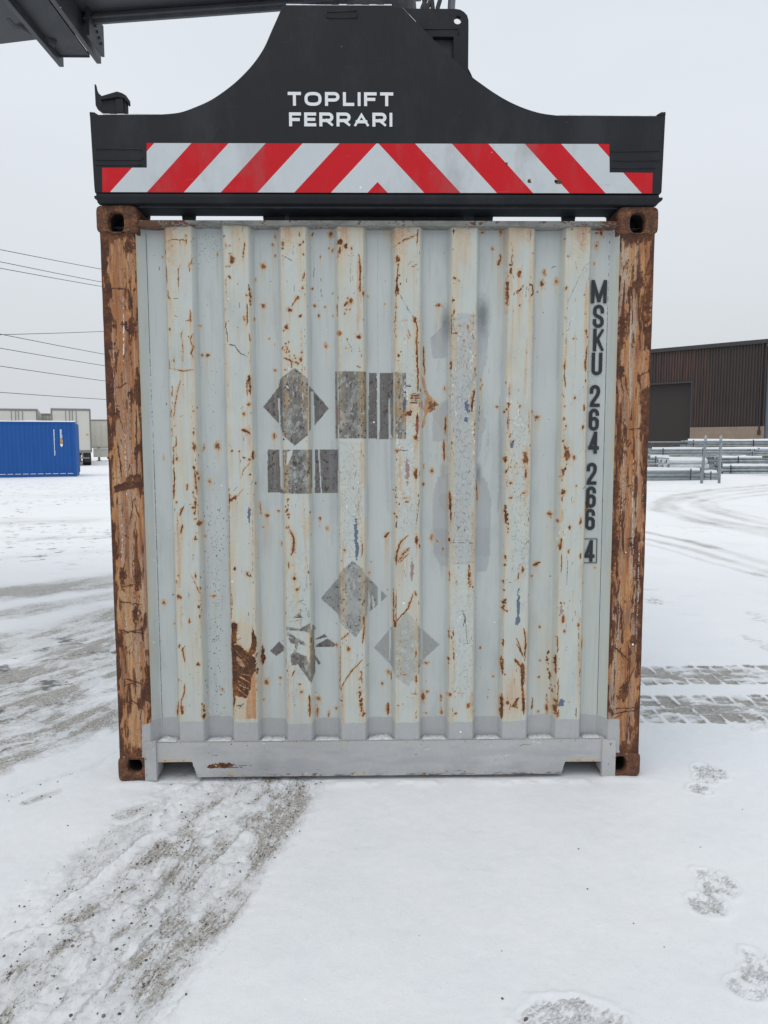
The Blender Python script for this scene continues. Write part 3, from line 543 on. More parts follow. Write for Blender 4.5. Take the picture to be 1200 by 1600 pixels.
W.poly(px5([(411,636),(436,604),(437,594),(461,575),(481,592),(484,604),(514,638),(484,672),(481,680),(461,696),(441,680),(438,664)]), 'resid', 0.95, 0.3)
for q in ([(434,622),(437.5,622),(438.5,664),(436,664)], [(486,612),(490,612),(492,672),(486,676)], [(481,588),(482.5,588),(482.5,690),(481,690)]): W.poly(px5(q), 'resid', 1, 0.2, 'erase')
W.poly(px5([(524,581),(635,582),(634,686),(524,685)]), 'resid', 0.95, 0.15)
for q in ([(572.5,580),(576,580),(576,688),(573,688)], [(588.5,580),(593,580),(593,688),(589,688)], [(607,625),(609,622),(611,688),(607,688)], [(527,580),(528.5,580),(529.5,688),(528,688)], [(615.2,580),(617,580),(617,688),(615.4,688)]): W.poly(px5(q), 'resid', 1, 0.15, 'erase')
W.poly(px5([(418,702),(528,703),(528,770),(419,770)]), 'resid', 0.95, 0.15)
for q in ([(436,700),(440.5,700),(443,764),(439,764)], [(488,700),(492,700),(492,772),(488,772)], [(497,703),(499,703),(503,770),(501,770)], [(449,706),(458,702),(452,722),(447,728)]): W.poly(px5(q), 'resid', 1, 0.3, 'erase')
W.poly(px5([(501,935),(529,902),(531,894),(551,876),(566,888),(571,900),(590,917),(590,945),(571,965),(567,980),(556,996),(532,974),(529,960)]), 'resid', 0.62, 0.3)
W.poly(px5([(595,922),(605,931),(595,941)]), 'resid', 0.6, 0.2)
for q in ([(575,918),(579,938),(576,960),(574,960)], [(581,926),(586,944),(582,956)]): W.poly(px5(q), 'resid', 1, 0.3, 'erase')
W.poly(px5([(584,1012),(606,986),(614,975),(635,955),(653,974),(657,984),(687,1007),(660,1030),(653,1052),(638,1072),(618,1058),(612,1040)]), 'resid', 0.36, 0.3)
W.poly(px5([(584,1012),(606,986),(614,976),(616,1052),(606,1030)]), 'resid', 0.5, 0.2); W.poly(px5([(660,984),(687,1007),(660,1032)]), 'resid', 0.5, 0.2); W.poly(px5([(653,974),(657,984),(656,1050),(653,1056)]), 'resid', 0.7, 0.2)
for q in ([(608,984),(611,982),(610,1032),(608,1032)], [(657.5,986),(660.5,986),(660.5,1030),(657.5,1034)]): W.poly(px5(q), 'resid', 1, 0.2, 'erase')
o = (400,930)
for pts in ([(110,435),(180,362),(222,400),(215,435),(160,477)], [(268,470),(300,440),(390,480),(430,560),(432,690),(400,640),(330,545),(278,550)], [(418,310),(450,236),(462,450),(465,590),(432,690),(418,560)],
            [(236,248),(340,268),(422,216),(434,300),(372,285),(238,275)], [(460,340),(536,304),(560,326),(470,346)], [(478,382),(560,338),(628,386),(602,406),(465,404)], [(288,182),(330,142),(372,180)],
            [(250,330),(330,365),(320,430),(306,430),(300,385),(262,372)], [(238,285),(262,300),(310,335),(380,370),(392,400),(350,385),(280,340),(244,318)], [(465,470),(506,530),(490,546),(462,500)], [(440,236),(470,256),(440,300)]):
    W.poly(P5(o, pts), 'resid', 0.98, 0.7)
for a, b in (((175,362),(225,375)),((245,215),(388,186)),((345,60),(395,80)),((390,90),(410,180)),((345,100),(330,200)),((250,425),(330,440)),((330,545),(400,640)),((350,100),(350,270))): W.stroke(P5(o, [a, b]), 0.0026, 'dark', .7)
bald = sst(.66, .72, fbm(W.X/.012, W.Z/.02, 53, 4))*rib_mask+.0; W.L['resid'] *= (1-.45*bald).astype(np.float32); W.L['resid'] *= (1-.30*rib_mask*sst(.5, .68, fbm(W.X/.022, W.Z/.030, 55, 5))).astype(np.float32); W.L['dark'] = np.maximum(W.L['dark'], .7*(W.L['resid'] > .5)*sst(.64, .70, fbm(W.X/.007, W.Z/.012, 57, 4))).astype(np.float32)
# grey worn zone round the sixth rib
for pts, a in (([(673,532),(699,505),(699,560),(676,560)],.35),([(676,640),(699,622),(699,690),(676,690)],.32),([(699,690),(676,690),(676,640)],.25),([(676,775),(684,745),(700,738),(700,884),(688,884),(676,862)],.34),([(745,742),(758,748),(768,780),(765,870),(760,893),(744,893)],.34),([(748,500),(760,512),(762,560),(750,600),(750,640),(746,640)],.25),([(688,826),(700,826),(700,868),(680,866)],.45),([(744,826),(764,826),(764,868),(744,868)],.42),([(682,790),(699,772),(700,800)],.4),([(742,640),(756,640),(752,700),(742,740)],.25)):
    W.poly(px5(pts), 'smear_shade', a*1.75, 1.2)
W.poly(px5([(703,498),(722,488),(743,492),(742,880),(720,882),(704,880)]), 'smear_shade', 0.42, 1.5)
W.poly(px5([(703,498),(744,490),(743,880),(704,880)]), 'crack', 0.9, 1.0); W.poly(px5([(703,880),(742,880),(738,1090),(702,1090)]), 'crack', 0.55, 1)
W.poly(px5([(528,690),(567,690),(566,872),(530,872)]), 'crack', 0.6, 1); W.poly(px5([(795,655),(826,645),(828,900),(800,900)]), 'crack', 0.75, 1)
W.poly(px5([(616,560),(653,580),(653,830),(617,830)]), 'crack', 0.6, 1); W.poly(px5([(618,985),(652,975),(652,1050),(620,1050)]), 'crack', 0.7, 1)
W.poly(px5([(441,860),(480,860),(480,1060),(443,1060)]), 'crack', 0.35, 1)
for q_, a_ in (([(671.6,530),(696,505),(698,505),(698,556),(694,556)], .55), ([(677,650),(699,624),(699,681),(696,681)], .55), ([(684,780),(691,770),(699,771),(699,802),(697,802)], .6), ([(748,505),(763,520),(762,545),(748,560)], .4), ([(745,800),(762,800),(766,868),(745,868)], .45), ([(678,826),(700,826),(700,868),(679,866)], .6), ([(745,640),(760,655),(758,672),(745,690)], .35)):
    W.poly(px5(q_), 'smear_shade', a_*1.35, .5)
for q_ in ([(671.6,530),(697,505)], [(671.6,530),(696,556)], [(677,650),(699,624)], [(677,650),(697,681)], [(684,780),(697,802)], [(678,868),(765,868)], [(744,826),(765,826)]): W.stroke(px5(q_), .0022, 'dark', .45)
for i in range(60):
    x, z = Wp(rng.uniform(672, 766), rng.uniform(500, 890)); L_ = rng.uniform(.01, .06); W.stroke([(x, z), (x+rng.normal(0, .004), z-L_)], rng.uniform(.003, .012), 'smear_shade', rng.uniform(.2, .5), 1.5, .8)
W.spot(*Wp(697, 508), 0.020, 0.06, 'soot', 0.95, 0.9, 0.3); W.spot(*Wp(754, 495), 0.026, 0.07, 'soot', 0.95, 0.9, 0.3); W.spot(*Wp(693, 735), 0.012, 0.03, 'soot', 0.5, 0.9, 0.3); W.spot(*Wp(747, 740), 0.012, 0.04, 'soot', 0.85, 0.9, 0.3)
W.stroke([Wp(781, 620), Wp(781, 760), Wp(778, 800)], 0.012, 'soot', 0.4, 0.5, 0.9); W.stroke([Wp(519, 690), Wp(519, 850)], 0.03, 'smear_shade', 0.25, .5, .6); W.stroke([Wp(602, 690), Wp(607, 800)], 0.02, 'smear_shade', 0.25, .5, .6)
for (px, py, rx, rz, n_) in ((632,615,7,18,16),(622,690,8,14,10),(630,760,8,40,10),(712,640,8,60,10),(738,580,4,60,14),(740,700,4,60,12),(808,660,8,30,14),(455,605,14,25,5),(545,800,14,60,10),(720,1010,12,60,8),(880,830,12,16,6),(640,720,8,40,8)):
    for i in range(n_):
        x, z = Wp(px+rng.normal(0, rx*.5), py+rng.normal(0, rz*.5)); L_ = rng.uniform(.004, .018); a_ = rng.normal(1.57, .4)
        W.stroke([(x, z), (x+math.cos(a_)*L_, z+math.sin(a_)*L_)], rng.uniform(.002, .005), 'white', 0.9)
for (px, py, rx, rz) in ((729,636,5,9),(728,654,4,6),(389,805,2.5,18),(556,830,3,20),(558,860,3,14),(810,945,3,28),(809,970,4,8),(877,1098,5,7),(632,633,3,10),(800,694,3,5)):
    W.spot(*Wp(px, py), rx*S_PX, rz*S_PX, 'blue', 0.75, 0.7, 0.8)
for (px, py, rx, rz) in ((637,735,4,22),(528,650,3,20),(644,890,3,24),(652,665,3,16),(877,955,4,10)):
    W.spot(*Wp(px, py), rx*S_PX, rz*S_PX, 'red', 0.7, 0.7, 0.8)
def blur(a, n):
    for ax_ in (0, 1):
        p_ = np.pad(a, [(n+1, n) if k_ == ax_ else (0, 0) for k_ in (0, 1)], mode='edge'); c_ = np.cumsum(p_, axis=ax_, dtype=np.float64)
        a = ((c_[2*n+1:] - c_[:-2*n-1]) if ax_ == 0 else (c_[:, 2*n+1:]-c_[:, :-2*n-1]))/(2*n+1)
    return a.astype(np.float32)
def drips(S, k, decay, lim):
    n_ = fbm(S.X/.006, S.Z/.25, 33, 3); dr = np.zeros(S.X.shape[1], np.float32)
    for r_ in range(S.X.shape[0]-1, -1, -1):
        dr = np.maximum(dr*decay, S.L['rust'][r_]*sst(.42, .62, n_[r_])); S.L['stain'][r_] = np.maximum(S.L['stain'][r_], np.minimum(dr*k, lim))
hal = blur(W.L['rust'], 4); W.L['stain'] = np.maximum(W.L['stain'], np.clip(hal*2.2, 0, .8)*sst(.25, .55, fbm(W.X/.02, W.Z/.03, 35, 3)))
drips(W, .75, .984, .62)
W.L['chalk'] = np.maximum(W.L['chalk'], sst(1.028, 1.045, np.abs(W.X))*.9).astype(np.float32); W.L['stain'] = np.maximum(W.L['stain'], .42*sst(1.040, 1.062, np.abs(W.X))*sst(.25, .6, fbm(W.X/.05, W.Z/.2, 46, 3))).astype(np.float32)
# yellow tarnish creeping along the rib arrises, thin dark grime line on the arris itself
for c0 in RIBC:
    for sg in (-1, 1):
        dx_ = np.abs(W.X-(c0+sg*.0545)); W.L['stain'] = np.maximum(W.L['stain'], .36*np.exp(-(dx_/.013)**2)*sst(.40, .66, fbm(W.X/.05, W.Z/.28, 37+int(sg), 4))).astype(np.float32)
        W.L['dark'] = np.maximum(W.L['dark'], .42*np.exp(-(dx_/.0022)**2)*sst(.46, .62, fbm(W.X/.02, W.Z/.07, 39+int(sg), 4))).astype(np.float32)
        dx2 = np.abs(W.X-(c0+sg*.071)); W.L['smear_shade'] = np.maximum(W.L['smear_shade'], .32*np.exp(-(dx2/.006)**2)*sst(.4, .65, fbm(W.X/.03, W.Z/.2, 43+int(sg), 3))).astype(np.float32)
W.L['smear_shade'] = np.maximum(W.L['smear_shade'], .5*sst(.05, 0, Z_HEAD-W.Z)*(1-rib_mask)).astype(np.float32)
for k_ in ('rust', 'stain', 'dark', 'white', 'smear_shade'): W.L[k_] = np.where(W.L['grey'] > .5, W.L[k_]*(.25 if k_ in ('rust', 'stain') else .6), W.L[k_]).astype(np.float32)
end_panel = W.build('end_panel', YW, M_PANEL, container)
end_panel['label'] = 'corrugated grey end wall with rust, scratches and torn placards'
# panel returns so the sheet is not an open edge
MB().box(-1.07, 1.07, 0.064, 0.068, Z_RAIL, Z_HEAD+0.03).build('inner_lining', M_SIDE, container)

# ---- corner posts
def make_post(sgn):
    x0, x1 = (-1.2135, -1.060) if sgn < 0 else (1.060, 1.2135)
    zb, zt = 0.118-0.012, CH-0.118+0.004
    xs_ = axis([x0, x0+0.012, x1-0.012, x1], 0.0028); zs_ = axis([zb, zt], 0.0035)
    S = Sheet(xs_, zs_); yy = np.full(S.X.shape, 0.004)
    r_ = 0.011
    for xe, s2 in ((x0, 1), (x1, -1)):
        d = np.clip(1-np.abs(S.X-xe)/r_, 0, 1); yy += (1-np.sqrt(np.maximum(0, 1-d*d)))*r_
    yy += (fbm(S.X/0.06, S.Z/0.12, 51+sgn, 3)-0.5)*0.006
    u = (S.X-x0)/(x1-x0); uo = u if sgn < 0 else 1-u          # uo: 0 = outer edge, 1 = inner edge
    n1 = fbm(S.X/0.02, S.Z/0.09, 61+sgn, 4); n2 = fbm(S.X/0.012, S.Z/0.03, 71+sgn, 4); n3 = fbm(S.X/0.008, S.Z/0.05, 75+sgn, 4)
    # outer arris rusted through, ragged
    S.L['rust'][:] = np.maximum(S.L['rust'], sst(0.0, 0.14, (0.19 if sgn < 0 else .19)+(0.09*sst(1.2, 2.2, S.Z) if sgn < 0 else .04)+(n1-0.5)*0.6+(n2-0.5)*0.3-uo))
    chips = sst(0.50, 0.63, fbm(S.X/0.012, S.Z/0.085, 81+sgn, 5, .6)); S.L['rust'][:] = np.maximum(S.L['rust'], chips*sst(0.70, 0.84, uo+(n2-.5)*.3)*.95)
    tear = fbm(S.X/0.010+(n1-.5)*1.2, S.Z/0.075, 85+sgn, 5, .6); S.L['rust'][:] = np.maximum(S.L['rust'], sst(0.55, 0.68, tear)*.85*sst(.38, .58, fbm(S.X/.06, S.Z/.16, 87+sgn, 3)))
    S.L['stain'][:] = np.maximum(sst(0.42, 0.60, fbm(S.X/0.016, S.Z/0.35, 91+sgn, 4))*(0.75 if sgn < 0 else 0.6), .6*sst(.54, .66, fbm(S.X/.004, S.Z/.20, 92+sgn, 3)))
    for i in range(34):
        x = rng.uniform(x0+.02, x1-.02); z = rng.uniform(zb+.3, zt-.02); L_ = rng.uniform(.12, .6); k_ = rng.choice(['chalk', 'chalk', 'dark', 'rust', 'grey', 'white'])
        S.stroke([(x, z), (x+rng.normal(0, .004), z-L_*.5), (x+rng.normal(0, .006), z-L_)], rng.uniform(.002, .006 if k_ != 'chalk' else .016), k_, rng.uniform(.35, .7) if k_ in ('dark', 'rust', 'white') else rng.uniform(.5, .9), .8, .7, True, rng.choice([0, .42, .5]))
    for i in range(12):
        x = rng.uniform(x0+.02, x1-.01); z = rng.uniform(zb+.05, zt-.02); a_ = 1.57+rng.normal(0, .28); q_ = [(x, z)]; L_ = .008+.022*rng.random()
        for k_ in range(int(rng.integers(2, 4))): a_ += rng.normal(0, .4); q_.append((q_[-1][0]+math.cos(a_)*L_*.7, q_[-1][1]+math.sin(a_)*L_))
        S.stroke(q_, .0020+.0026*rng.random(), rng.choice(['rust', 'rust', 'dark']), rng.uniform(.6, 1), 1.6, .5)
    S.L['chalk'][:] = sst(0.49, 0.60, fbm(S.X/0.020, S.Z/0.40, 95+sgn, 5))*(0.85 if sgn > 0 else 0.6)*sst(0.15, .35, uo)
    for i in range(46 if sgn < 0 else 60):
        x = rng.uniform(x0+.03, x1-.012); z = rng.uniform(zb+.05, zt-.03); L_ = 0.01+0.09*rng.random()**2; a_ = 1.57+rng.normal(0, .22)
        S.stroke([(x, z), (x+math.cos(a_)*L_, z+math.sin(a_)*L_)], 0.002+0.006*rng.random()**2, 'rust', rng.uniform(.6, 1), 2.0, .6, True, rng.choice([0, .45]))
    for i in range(4):
        x = rng.uniform(x0+.02, x1-.06); z = rng.uniform(zb+.1, zt-.05); L_ = rng.uniform(.02, .07); a_ = rng.normal(0, .5)
        S.stroke([(x, z), (x+math.cos(a_)*L_, z+math.sin(a_)*L_)], 0.003+.003*rng.random(), 'rust', 1, 1.5)
    def Q(px, py): return on_y(px, py, 0.004)
    if sgn < 0:
        for pts in ([(178,760),(196,752),(202,742),(219,740),(220,760),(204,764),(180,770)],): S.poly([Q(*p) for p in pts], 'rust', 1, 1.6)
        for (px, py, rx, rz) in ((206,510,7,12),(195,508,5,7),(204,385,6,10),(164,505,6,14),(166,470,5,20),(166,585,6,26),(205,620,5,12),(170,540,8,6),(178,645,8,10),(213,705,3,10),(192,900,5,18),(215,905,5,16),(212,960,5,12),(188,1000,4,14),(230,1080,6,14)): S.spot(*Q(px, py), rx*S_PX, rz*S_PX, 'rust', 1, .4, 1.0)
        for pts in (((178,658),(184,640),(188,655),(192,670)),((176,610),(200,598)),((184,690),(190,745)),((190,990),(220,984)),((185,940),(222,945)),((186,985),(226,990)),((195,1060),(225,1070)),((213,640),(214,760)),((165,450),(200,452))): S.stroke([Q(*p) for p in pts], 0.006, 'rust', 1, 1.5)
        S.poly([Q(*p) for p in ((222,1134),(232,1130),(244,1128),(244,1190),(222,1190))], 'grey', 1, 0.6)
        S.stroke([Q(198,545), Q(199,600), Q(202,740)], 0.014, 'chalk', 0.9, 1, .8)
        S.L['dark'][:] = np.maximum(S.L['dark'], 0.9*sst(0.56, 0.62, fbm(S.X/.006, S.Z/.008, 99, 3))*np.exp(-(((S.X-Q(178,548)[0])/.035)**2+((S.Z-Q(178,548)[1])/.03)**2)))
        S.L['stain'][:] *= (0.55+0.45*sst(0.9, 1.9, S.Z))
    else:
        for (px, py, rx, rz) in ((1000,440,8,10),(972,510,5,30),(968,580,7,14),(1012,470,5,40),(1010,1000,8,22),(1000,950,12,22),(990,1000,6,10),(1000,905,8,4),(957,870,5,22),(960,840,5,30),(962,770,6,22),(975,1080,6,18)): S.spot(*Q(px, py), rx*S_PX, rz*S_PX, 'rust', 1, .4, 1.0)
        for pts in (((962,590),(966,620)),((969,585),(974,615)),((978,588),(978,605)),((1018,578),(995,590)),((990,840),(990,890)),((978,842),(1000,840)),((960,1108),(985,1106),(1000,1106)),((955,1118),(975,1112),(998,1110)),((960,1010),(985,1035)),((993,1040),(975,1080)),((962,1012),(975,1030)),((986,690),(980,700)),((1000,720),(1003,735))): S.stroke([Q(*p) for p in pts], 0.006, 'rust', 1, 1.5)
        S.poly([Q(*p) for p in ((948,1124),(968,1124),(968,1190),(948,1190))], 'grey', 1, 0.3)
        S.poly([Q(*p) for p in ((948,950),(962,950),(962,985),(948,985))], 'chalk', 1, 0.5)
        S.stroke([Q(982,370), Q(978,450)], 0.016, 'chalk', 1, 1, .6); S.stroke([Q(977,600), Q(972,900)], 0.018, 'chalk', .8, 1, .8)
        S.spot(*Q(982,960), .012, .05, 'soot', .9, .6, .8); S.spot(*Q(995,975), .02, .05, 'soot', .7, .6, .8)
        S.spot(*Q(985,1030), .05, .11, 'stain', .9, .6, .5)
        S.L['dark'][:] = np.maximum(S.L['dark'], 0.9*sst(0.56, 0.62, fbm(S.X/.006, S.Z/.008, 99, 3))*np.exp(-(((S.X-Q(988,762)[0])/.035)**2+((S.Z-Q(988,762)[1])/.02)**2)))
    zone = sst(.40, .62, fbm(S.Z/.30+sgn*3, S.X/.25, 97+sgn, 3)); S.L['rust'][:] = np.maximum(S.L['rust'], zone*sst(.50, .66, fbm(S.X/.013, S.Z/.16, 98+sgn, 5, .6))*.85)
    S.L['rust'][:] = np.maximum(S.L['rust'], sst(.10, .02, np.minimum(S.Z-zb, (zt-S.Z)*1.6)+(n2-.5)*.12)*.95)
    hal = blur(S.L['rust'], 3); S.L['stain'] = np.maximum(S.L['stain'], np.clip(hal*1.25, 0, .8)).astype(np.float32); drips(S, .6, .965, .65)
    S.L['grey'][:] = S.L['grey']; m_ = S.L['grey'] > .5
    for k_ in ('rust', 'stain', 'dark'): S.L[k_][m_] *= .15
    p = S.build('corner_post', yy, M_POST, container)
    # post body behind the face
    b = MB(); b.box(x0+0.0005, x1-0.0005, 0.0165, 0.15, zb, zt); b.build('post_core', M_CAST, p)
    return p
make_post(-1); make_post(1)
for sx in (-1, 1):
    b = MB(); x0, x1 = sorted((sx*1.2135, sx*1.07)); b.box(x0, x1, CLEN-0.12, CLEN-0.004, 0.118, CH-0.118); b.build('corner_post', M_SIDE, container)

# ---- corner castings with their oval eyes
def casting(xc, zc, hole, hx, hz, sgn, y0=0.0, flip=1):
    w2, h2, n = 0.089, 0.059, 56
    b = MB(); ox = xc; oz = zc
    def ring(fn, y): return [(*fn(2*math.pi*k_/n),) for k_ in range(n)]
    def rrect(a, e=0.0, r=0.02):
        c, s = math.cos(a), math.sin(a); W_, H_ = w2-e, h2-e
        # superellipse-like rounded rectangle
        p = 7.0; q = (abs(c)**p+abs(s)**p)**(-1/p); return (ox+W_*c*q, oz+H_*s*q)
    def eye(a, e=0.0): 
        p = 2.6; c, s = math.cos(a), math.sin(a); q = (abs(c)**p+abs(s)**p)**(-1/p); return (ox+hole[0]+(hx+e)*c*q, oz+hole[1]+(hz+e)*s*q)
    an = [2*math.pi*(k_+.5)/n for k_ in range(n)]
    loops = [([rrect(a) for a in an], y0+0.162*flip), ([rrect(a) for a in an], y0+0.006*flip), ([rrect(a, 0.002) for a in an], y0+0.0015*flip), ([rrect(a, 0.006) for a in an], y0),
             ([eye(a, 0.005) for a in an], y0), ([eye(a, 0.001) for a in an], y0+0.002*flip), ([eye(a) for a in an], y0+0.006*flip), ([eye(a, -0.001) for a in an], y0+0.034*flip)]
    v = [(x, y, z) for lp, y in loops for x, z in lp]
    fs = [(i*n+k_, i*n+(k_+1)%n, (i+1)*n+(k_+1)%n, (i+1)*n+k_) for i in range(len(loops)-1) for k_ in range(n)]
    fs.append(tuple(range(n)))
    b.add(v, fs); o_ = b.build('corner_casting', M_CAST, container)
    for p_ in o_.data.polygons: p_.use_smooth = True
    # hollow inside seen through the eye
    c = MB(); m_ = len(loops)-1
    lp = [eye(a, -0.0008) for a in an]
    c.add([(x, y0+0.0345*flip, z) for x, z in lp]+[(ox+hole[0]+(x-ox-hole[0])*0.9, y0+0.12*flip, oz+hole[1]+(z-oz-hole[1])*0.9) for x, z in lp],
          [(k_, (k_+1)%n, n+(k_+1)%n, n+k_) for k_ in range(n)]+[tuple(range(n, 2*n))])
    c.build('casting_eye', M_DARK, o_)
    return o_
xh, zh = on_y(181, 347, 0); casting(-1.219+0.089-.004, CH-0.059, (xh+1.134, zh-CH+0.059), 0.034, 0.045, -1)
xh, zh = on_y(997, 348, 0); casting(1.219-0.089+.004, CH-0.059, (xh-1.134, zh-CH+0.059), 0.035, 0.044, 1)
xh, zh = on_y(210, 1197, 0); casting(-1.130, 0.059, (xh+1.130, zh-0.059), 0.035, 0.035, -1)
xh, zh = on_y(969, 1195, 0); casting(1.130, 0.059, (xh-1.130, zh-0.059), 0.032, 0.040, 1)
for sx in (-1, 1):
    for zc in (0.059, CH-0.059): casting(sx*1.130, zc, (0, 0), 0.032, 0.038, 1, CLEN, -1)
# grey repair paint plates that lap over the inner half of the lower castings
def lap(px0, px1, py0, py1, name):
    x0, z1 = on_y(px0, py0, -0.003); x1, z0 = on_y(px1, py1, -0.003)
    xs_ = axis([x0, x1], .004); zs_ = axis([max(z0, 0.001), z1], .004); S = Sheet(xs_, zs_)
    S.L['rust'][:] = sst(.70, .76, fbm(S.X/.008, S.Z/.015, 44, 3))*.7; S.L['stain'][:] = sst(.6, .85, fbm(S.X/.02, S.Z/.03, 45, 3))*.5
    o_ = S.build(name, np.full(S.X.shape, -0.003), M_GREYW, container)
    MB().box(x0, x1, -0.0025, 0.02, max(z0, 0.001), z1).build('plate_edge', M_GREYW, o_)
lap(225, 245, 1160, 1220, 'repair_plate'); lap(941.5, 961, 1157, 1213, 'repair_plate')

# ---- bottom rail with two notches
zb_ = on_y(600, 1211.5, 0.006)[1]; xl = on_y(243, 1180, 0.006)[0]; xr = on_y(943, 1180, 0.006)[0]
def rx(px, py): return on_y(px, py, 0.006)
nl = [rx(246,1213), rx(247,1191), rx(300,1191), rx(309,1212)]; nr = [rx(877,1210), rx(883,1190), rx(939,1190), rx(940,1211)]
xs_ = axis([xl, nl[1][0], nl[2][0], nl[3][0], nr[0][0], nr[1][0], nr[2][0], xr], .0042); zs_ = axis([zb_, nl[1][1], Z_RAIL], .0042)
RS = Sheet(xs_, zs_)
RS.L['rust'][:] = sst(.66, .74, fbm(RS.X/.03, RS.Z/.012, 41, 4))*.7*sst(.05, .0, RS.Z-zb_)
for (px, py, rx_, rz_) in ((351,1196,14,4),(330,1198,9,3)): RS.spot(*rx(px, py), rx_*S_PX*1.05, rz_*S_PX*1.05, 'rust', 1, .35, .8)
RS.stroke([rx(330,1194), rx(395,1197)], .003, 'rust', .9); RS.stroke([rx(326,1200), rx(380,1199)], .003, 'dark', .9); RS.spot(*rx(360,1208), .02, .012, 'stain', .6)
for q_ in (nl, nr):
    (ax, az), (bx_, bz) = q_[1], q_[2]
    RS.stroke([(ax, az+.008), (bx_, bz+.008)], .02, 'stain', .55, 1.5, .8); RS.stroke([(ax, az+.006), (bx_, bz+.006)], .006, 'rust', .8, 1.5, .5, False, .6)
for i in range(90):
    x = rng.uniform(xl, xr); z = rng.choice([zb_+abs(rng.normal(0, .006)), Z_RAIL-abs(rng.normal(0, .008))]); RS.spot(x, z, .0025, .003, 'rust', .8, .5, .8)
    RS.spot(x, z, .008, .008, 'stain', .35, .6)
RS.spot(*rx(733,1207), .012, .008, 'stain', .6)
RS.L['smear_shade'][:] = .35*sst(.5, .7, fbm(RS.X/.2, RS.Z/.04, 47, 4))
RS.L['dark'][:] = np.maximum(RS.L['dark'], .5*sst(.030, .0, RS.Z-zb_)*sst(.35, .6, fbm(RS.X/.05, RS.Z/.01, 62, 4)))  # contact shade under the sill, painted as a darker rail foot
RS.L['smear_shade'][:] = np.maximum(RS.L['smear_shade'], .4*sst(.06, .0, RS.Z-zb_)*sst(.3, .6, fbm(RS.X/.08, RS.Z/.05, 63, 4)))  # softer grey upper part of that painted contact shade
for i in range(60):
    x = rng.uniform(xl+.05, xr-.05); z = rng.uniform(zb_+.01, Z_RAIL-.01); L_ = rng.uniform(.01, .09); RS.stroke([(x, z), (x+L_, z+rng.normal(0, .006))], .0016+.002*rng.random(), rng.choice(['dark', 'white', 'stain', 'rust']), rng.uniform(.3, .7), 1.2)
YR = np.full(RS.X.shape, 0.006)+(fbm(RS.X/.2, RS.Z/.1, 48, 3)-.5)*.005
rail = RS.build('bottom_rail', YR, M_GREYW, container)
def in_notch(x, z):
    for q_ in (nl, nr):
        zt_ = q_[1][1]
        if z < zt_:
            f_ = (z-zb_)/(zt_-zb_); a = q_[0][0]+(q_[1][0]-q_[0][0])*f_; b = q_[3][0]+(q_[2][0]-q_[3][0])*f_
            if a < x < b: return True
    return False
import bmesh
bm = bmesh.new(); bm.from_mesh(rail.data)
kill = [f for f in bm.faces if in_notch(*(lambda c_: (c_.x, c_.z))(f.calc_center_median()))]
bmesh.ops.delete(bm, geom=kill, context='FACES'); bm.to_mesh(rail.data); bm.free()
prof_ = [(xl, zb_), nl[0] and (nl[0][0], zb_), nl[1], nl[2], (nl[3][0], zb_), (nr[0][0], zb_), nr[1], nr[2], (nr[3][0], zb_), (xr, zb_), (xr, Z_RAIL-.001), (xl, Z_RAIL-.001)]
b = MB(); b.prism_y(prof_, 0.0105, 0.10); b.build('rail_body', M_GREYW, rail)
b = MB(); b.box(-1.06, 1.06, 0.105, 0.3, 0.16, 0.19); b.box(-1.05, 1.05, 0.75, 0.85, 0.03, 0.17); b.box(-1.05, 1.05, 1.8, 1.9, 0.03, 0.17); b.build('floor_beam', M_DARK, container)
# snow lying in the pan ledges
pan_c = [-0.99]+[-0.75+0.25*i for i in range(7)]+[0.99]
for i, pc in enumerate(pan_c):
    w_ = 0.040 if abs(pc) > .9 else 0.054
    n_ = 15; v = []; f = []
    for k_ in range(n_):
        u = -1+2*k_/(n_-1); x = pc+u*w_; e = max(0, 1-u**6)
        h_ = (0.0012+0.0042*e*(0.4+float(vnoise(np.array(x*30.), np.array(i*3.))[()]))*(1.0 if i in (0,1,2,4,8) else .45)*(.6+.8*float(vnoise(np.array(x*9.), np.array(i*5.)))))
        for (yy_, zz) in ((0.012, 0.0), (0.014, h_*.75), (0.030, h_*1.3), (0.056, h_*1.9), (0.0565, 0)): v.append((x, yy_, Z_RAIL+zz+.0005))
    for k_ in range(n_-1):
        for j in range(4): f.append((k_*5+j, (k_+1)*5+j, (k_+1)*5+j+1, k_*5+j+1))
    MB().add(v, f).build('ledge_snow', M_SLUSH, container, True)
# ledge plate under that snow
MB().box(-1.05, 1.05, 0.0105, 0.064, Z_RAIL-.0045, Z_RAIL-.0005).build('ledge', M_GREYW, container)

# ---- header rail: flat strip with a buckled lower lip
zt = on_y(600, 344.5, 0.01)[1]; zl = on_y(600, 352.5, 0.01)[1]
xa, xb = on_y(212, 350, 0.01)[0], on_y(971, 350, 0.01)[0]
n_ = 260; v = []; f = []
for i in range(n_):
    x = xa+(xb-xa)*i/(n_-1)
    b1 = 0
    for pc_, amp, wd_ in ((240,-.010,14),(325,.013,22),(370,.003,10),(510,.008,18),(850,-.006,26),(905,.004,12),(600,-.003,40)):
        xx = on_y(pc_, 352, .01)[0]; b1 += amp*math.exp(-((x-xx)/(wd_*S_PX))**2)
    b1 += (float(fbm(np.array(x*9.), np.array(2.), 5))-.5)*.008
    for (yy_, zz) in ((0.060, zt+.001), (0.012, zt), (0.0085, zt-.002), (0.0080, zl+b1*.6+.004), (-0.004-abs(b1)*.25, zl+b1), (-0.013-abs(b1)*.6, zl-.003+b1), (-0.011, zl-.0055+b1), (0.012, zl-.006+b1), (0.060, zl-.006+b1*.3)):
        v.append((x, yy_, zz))
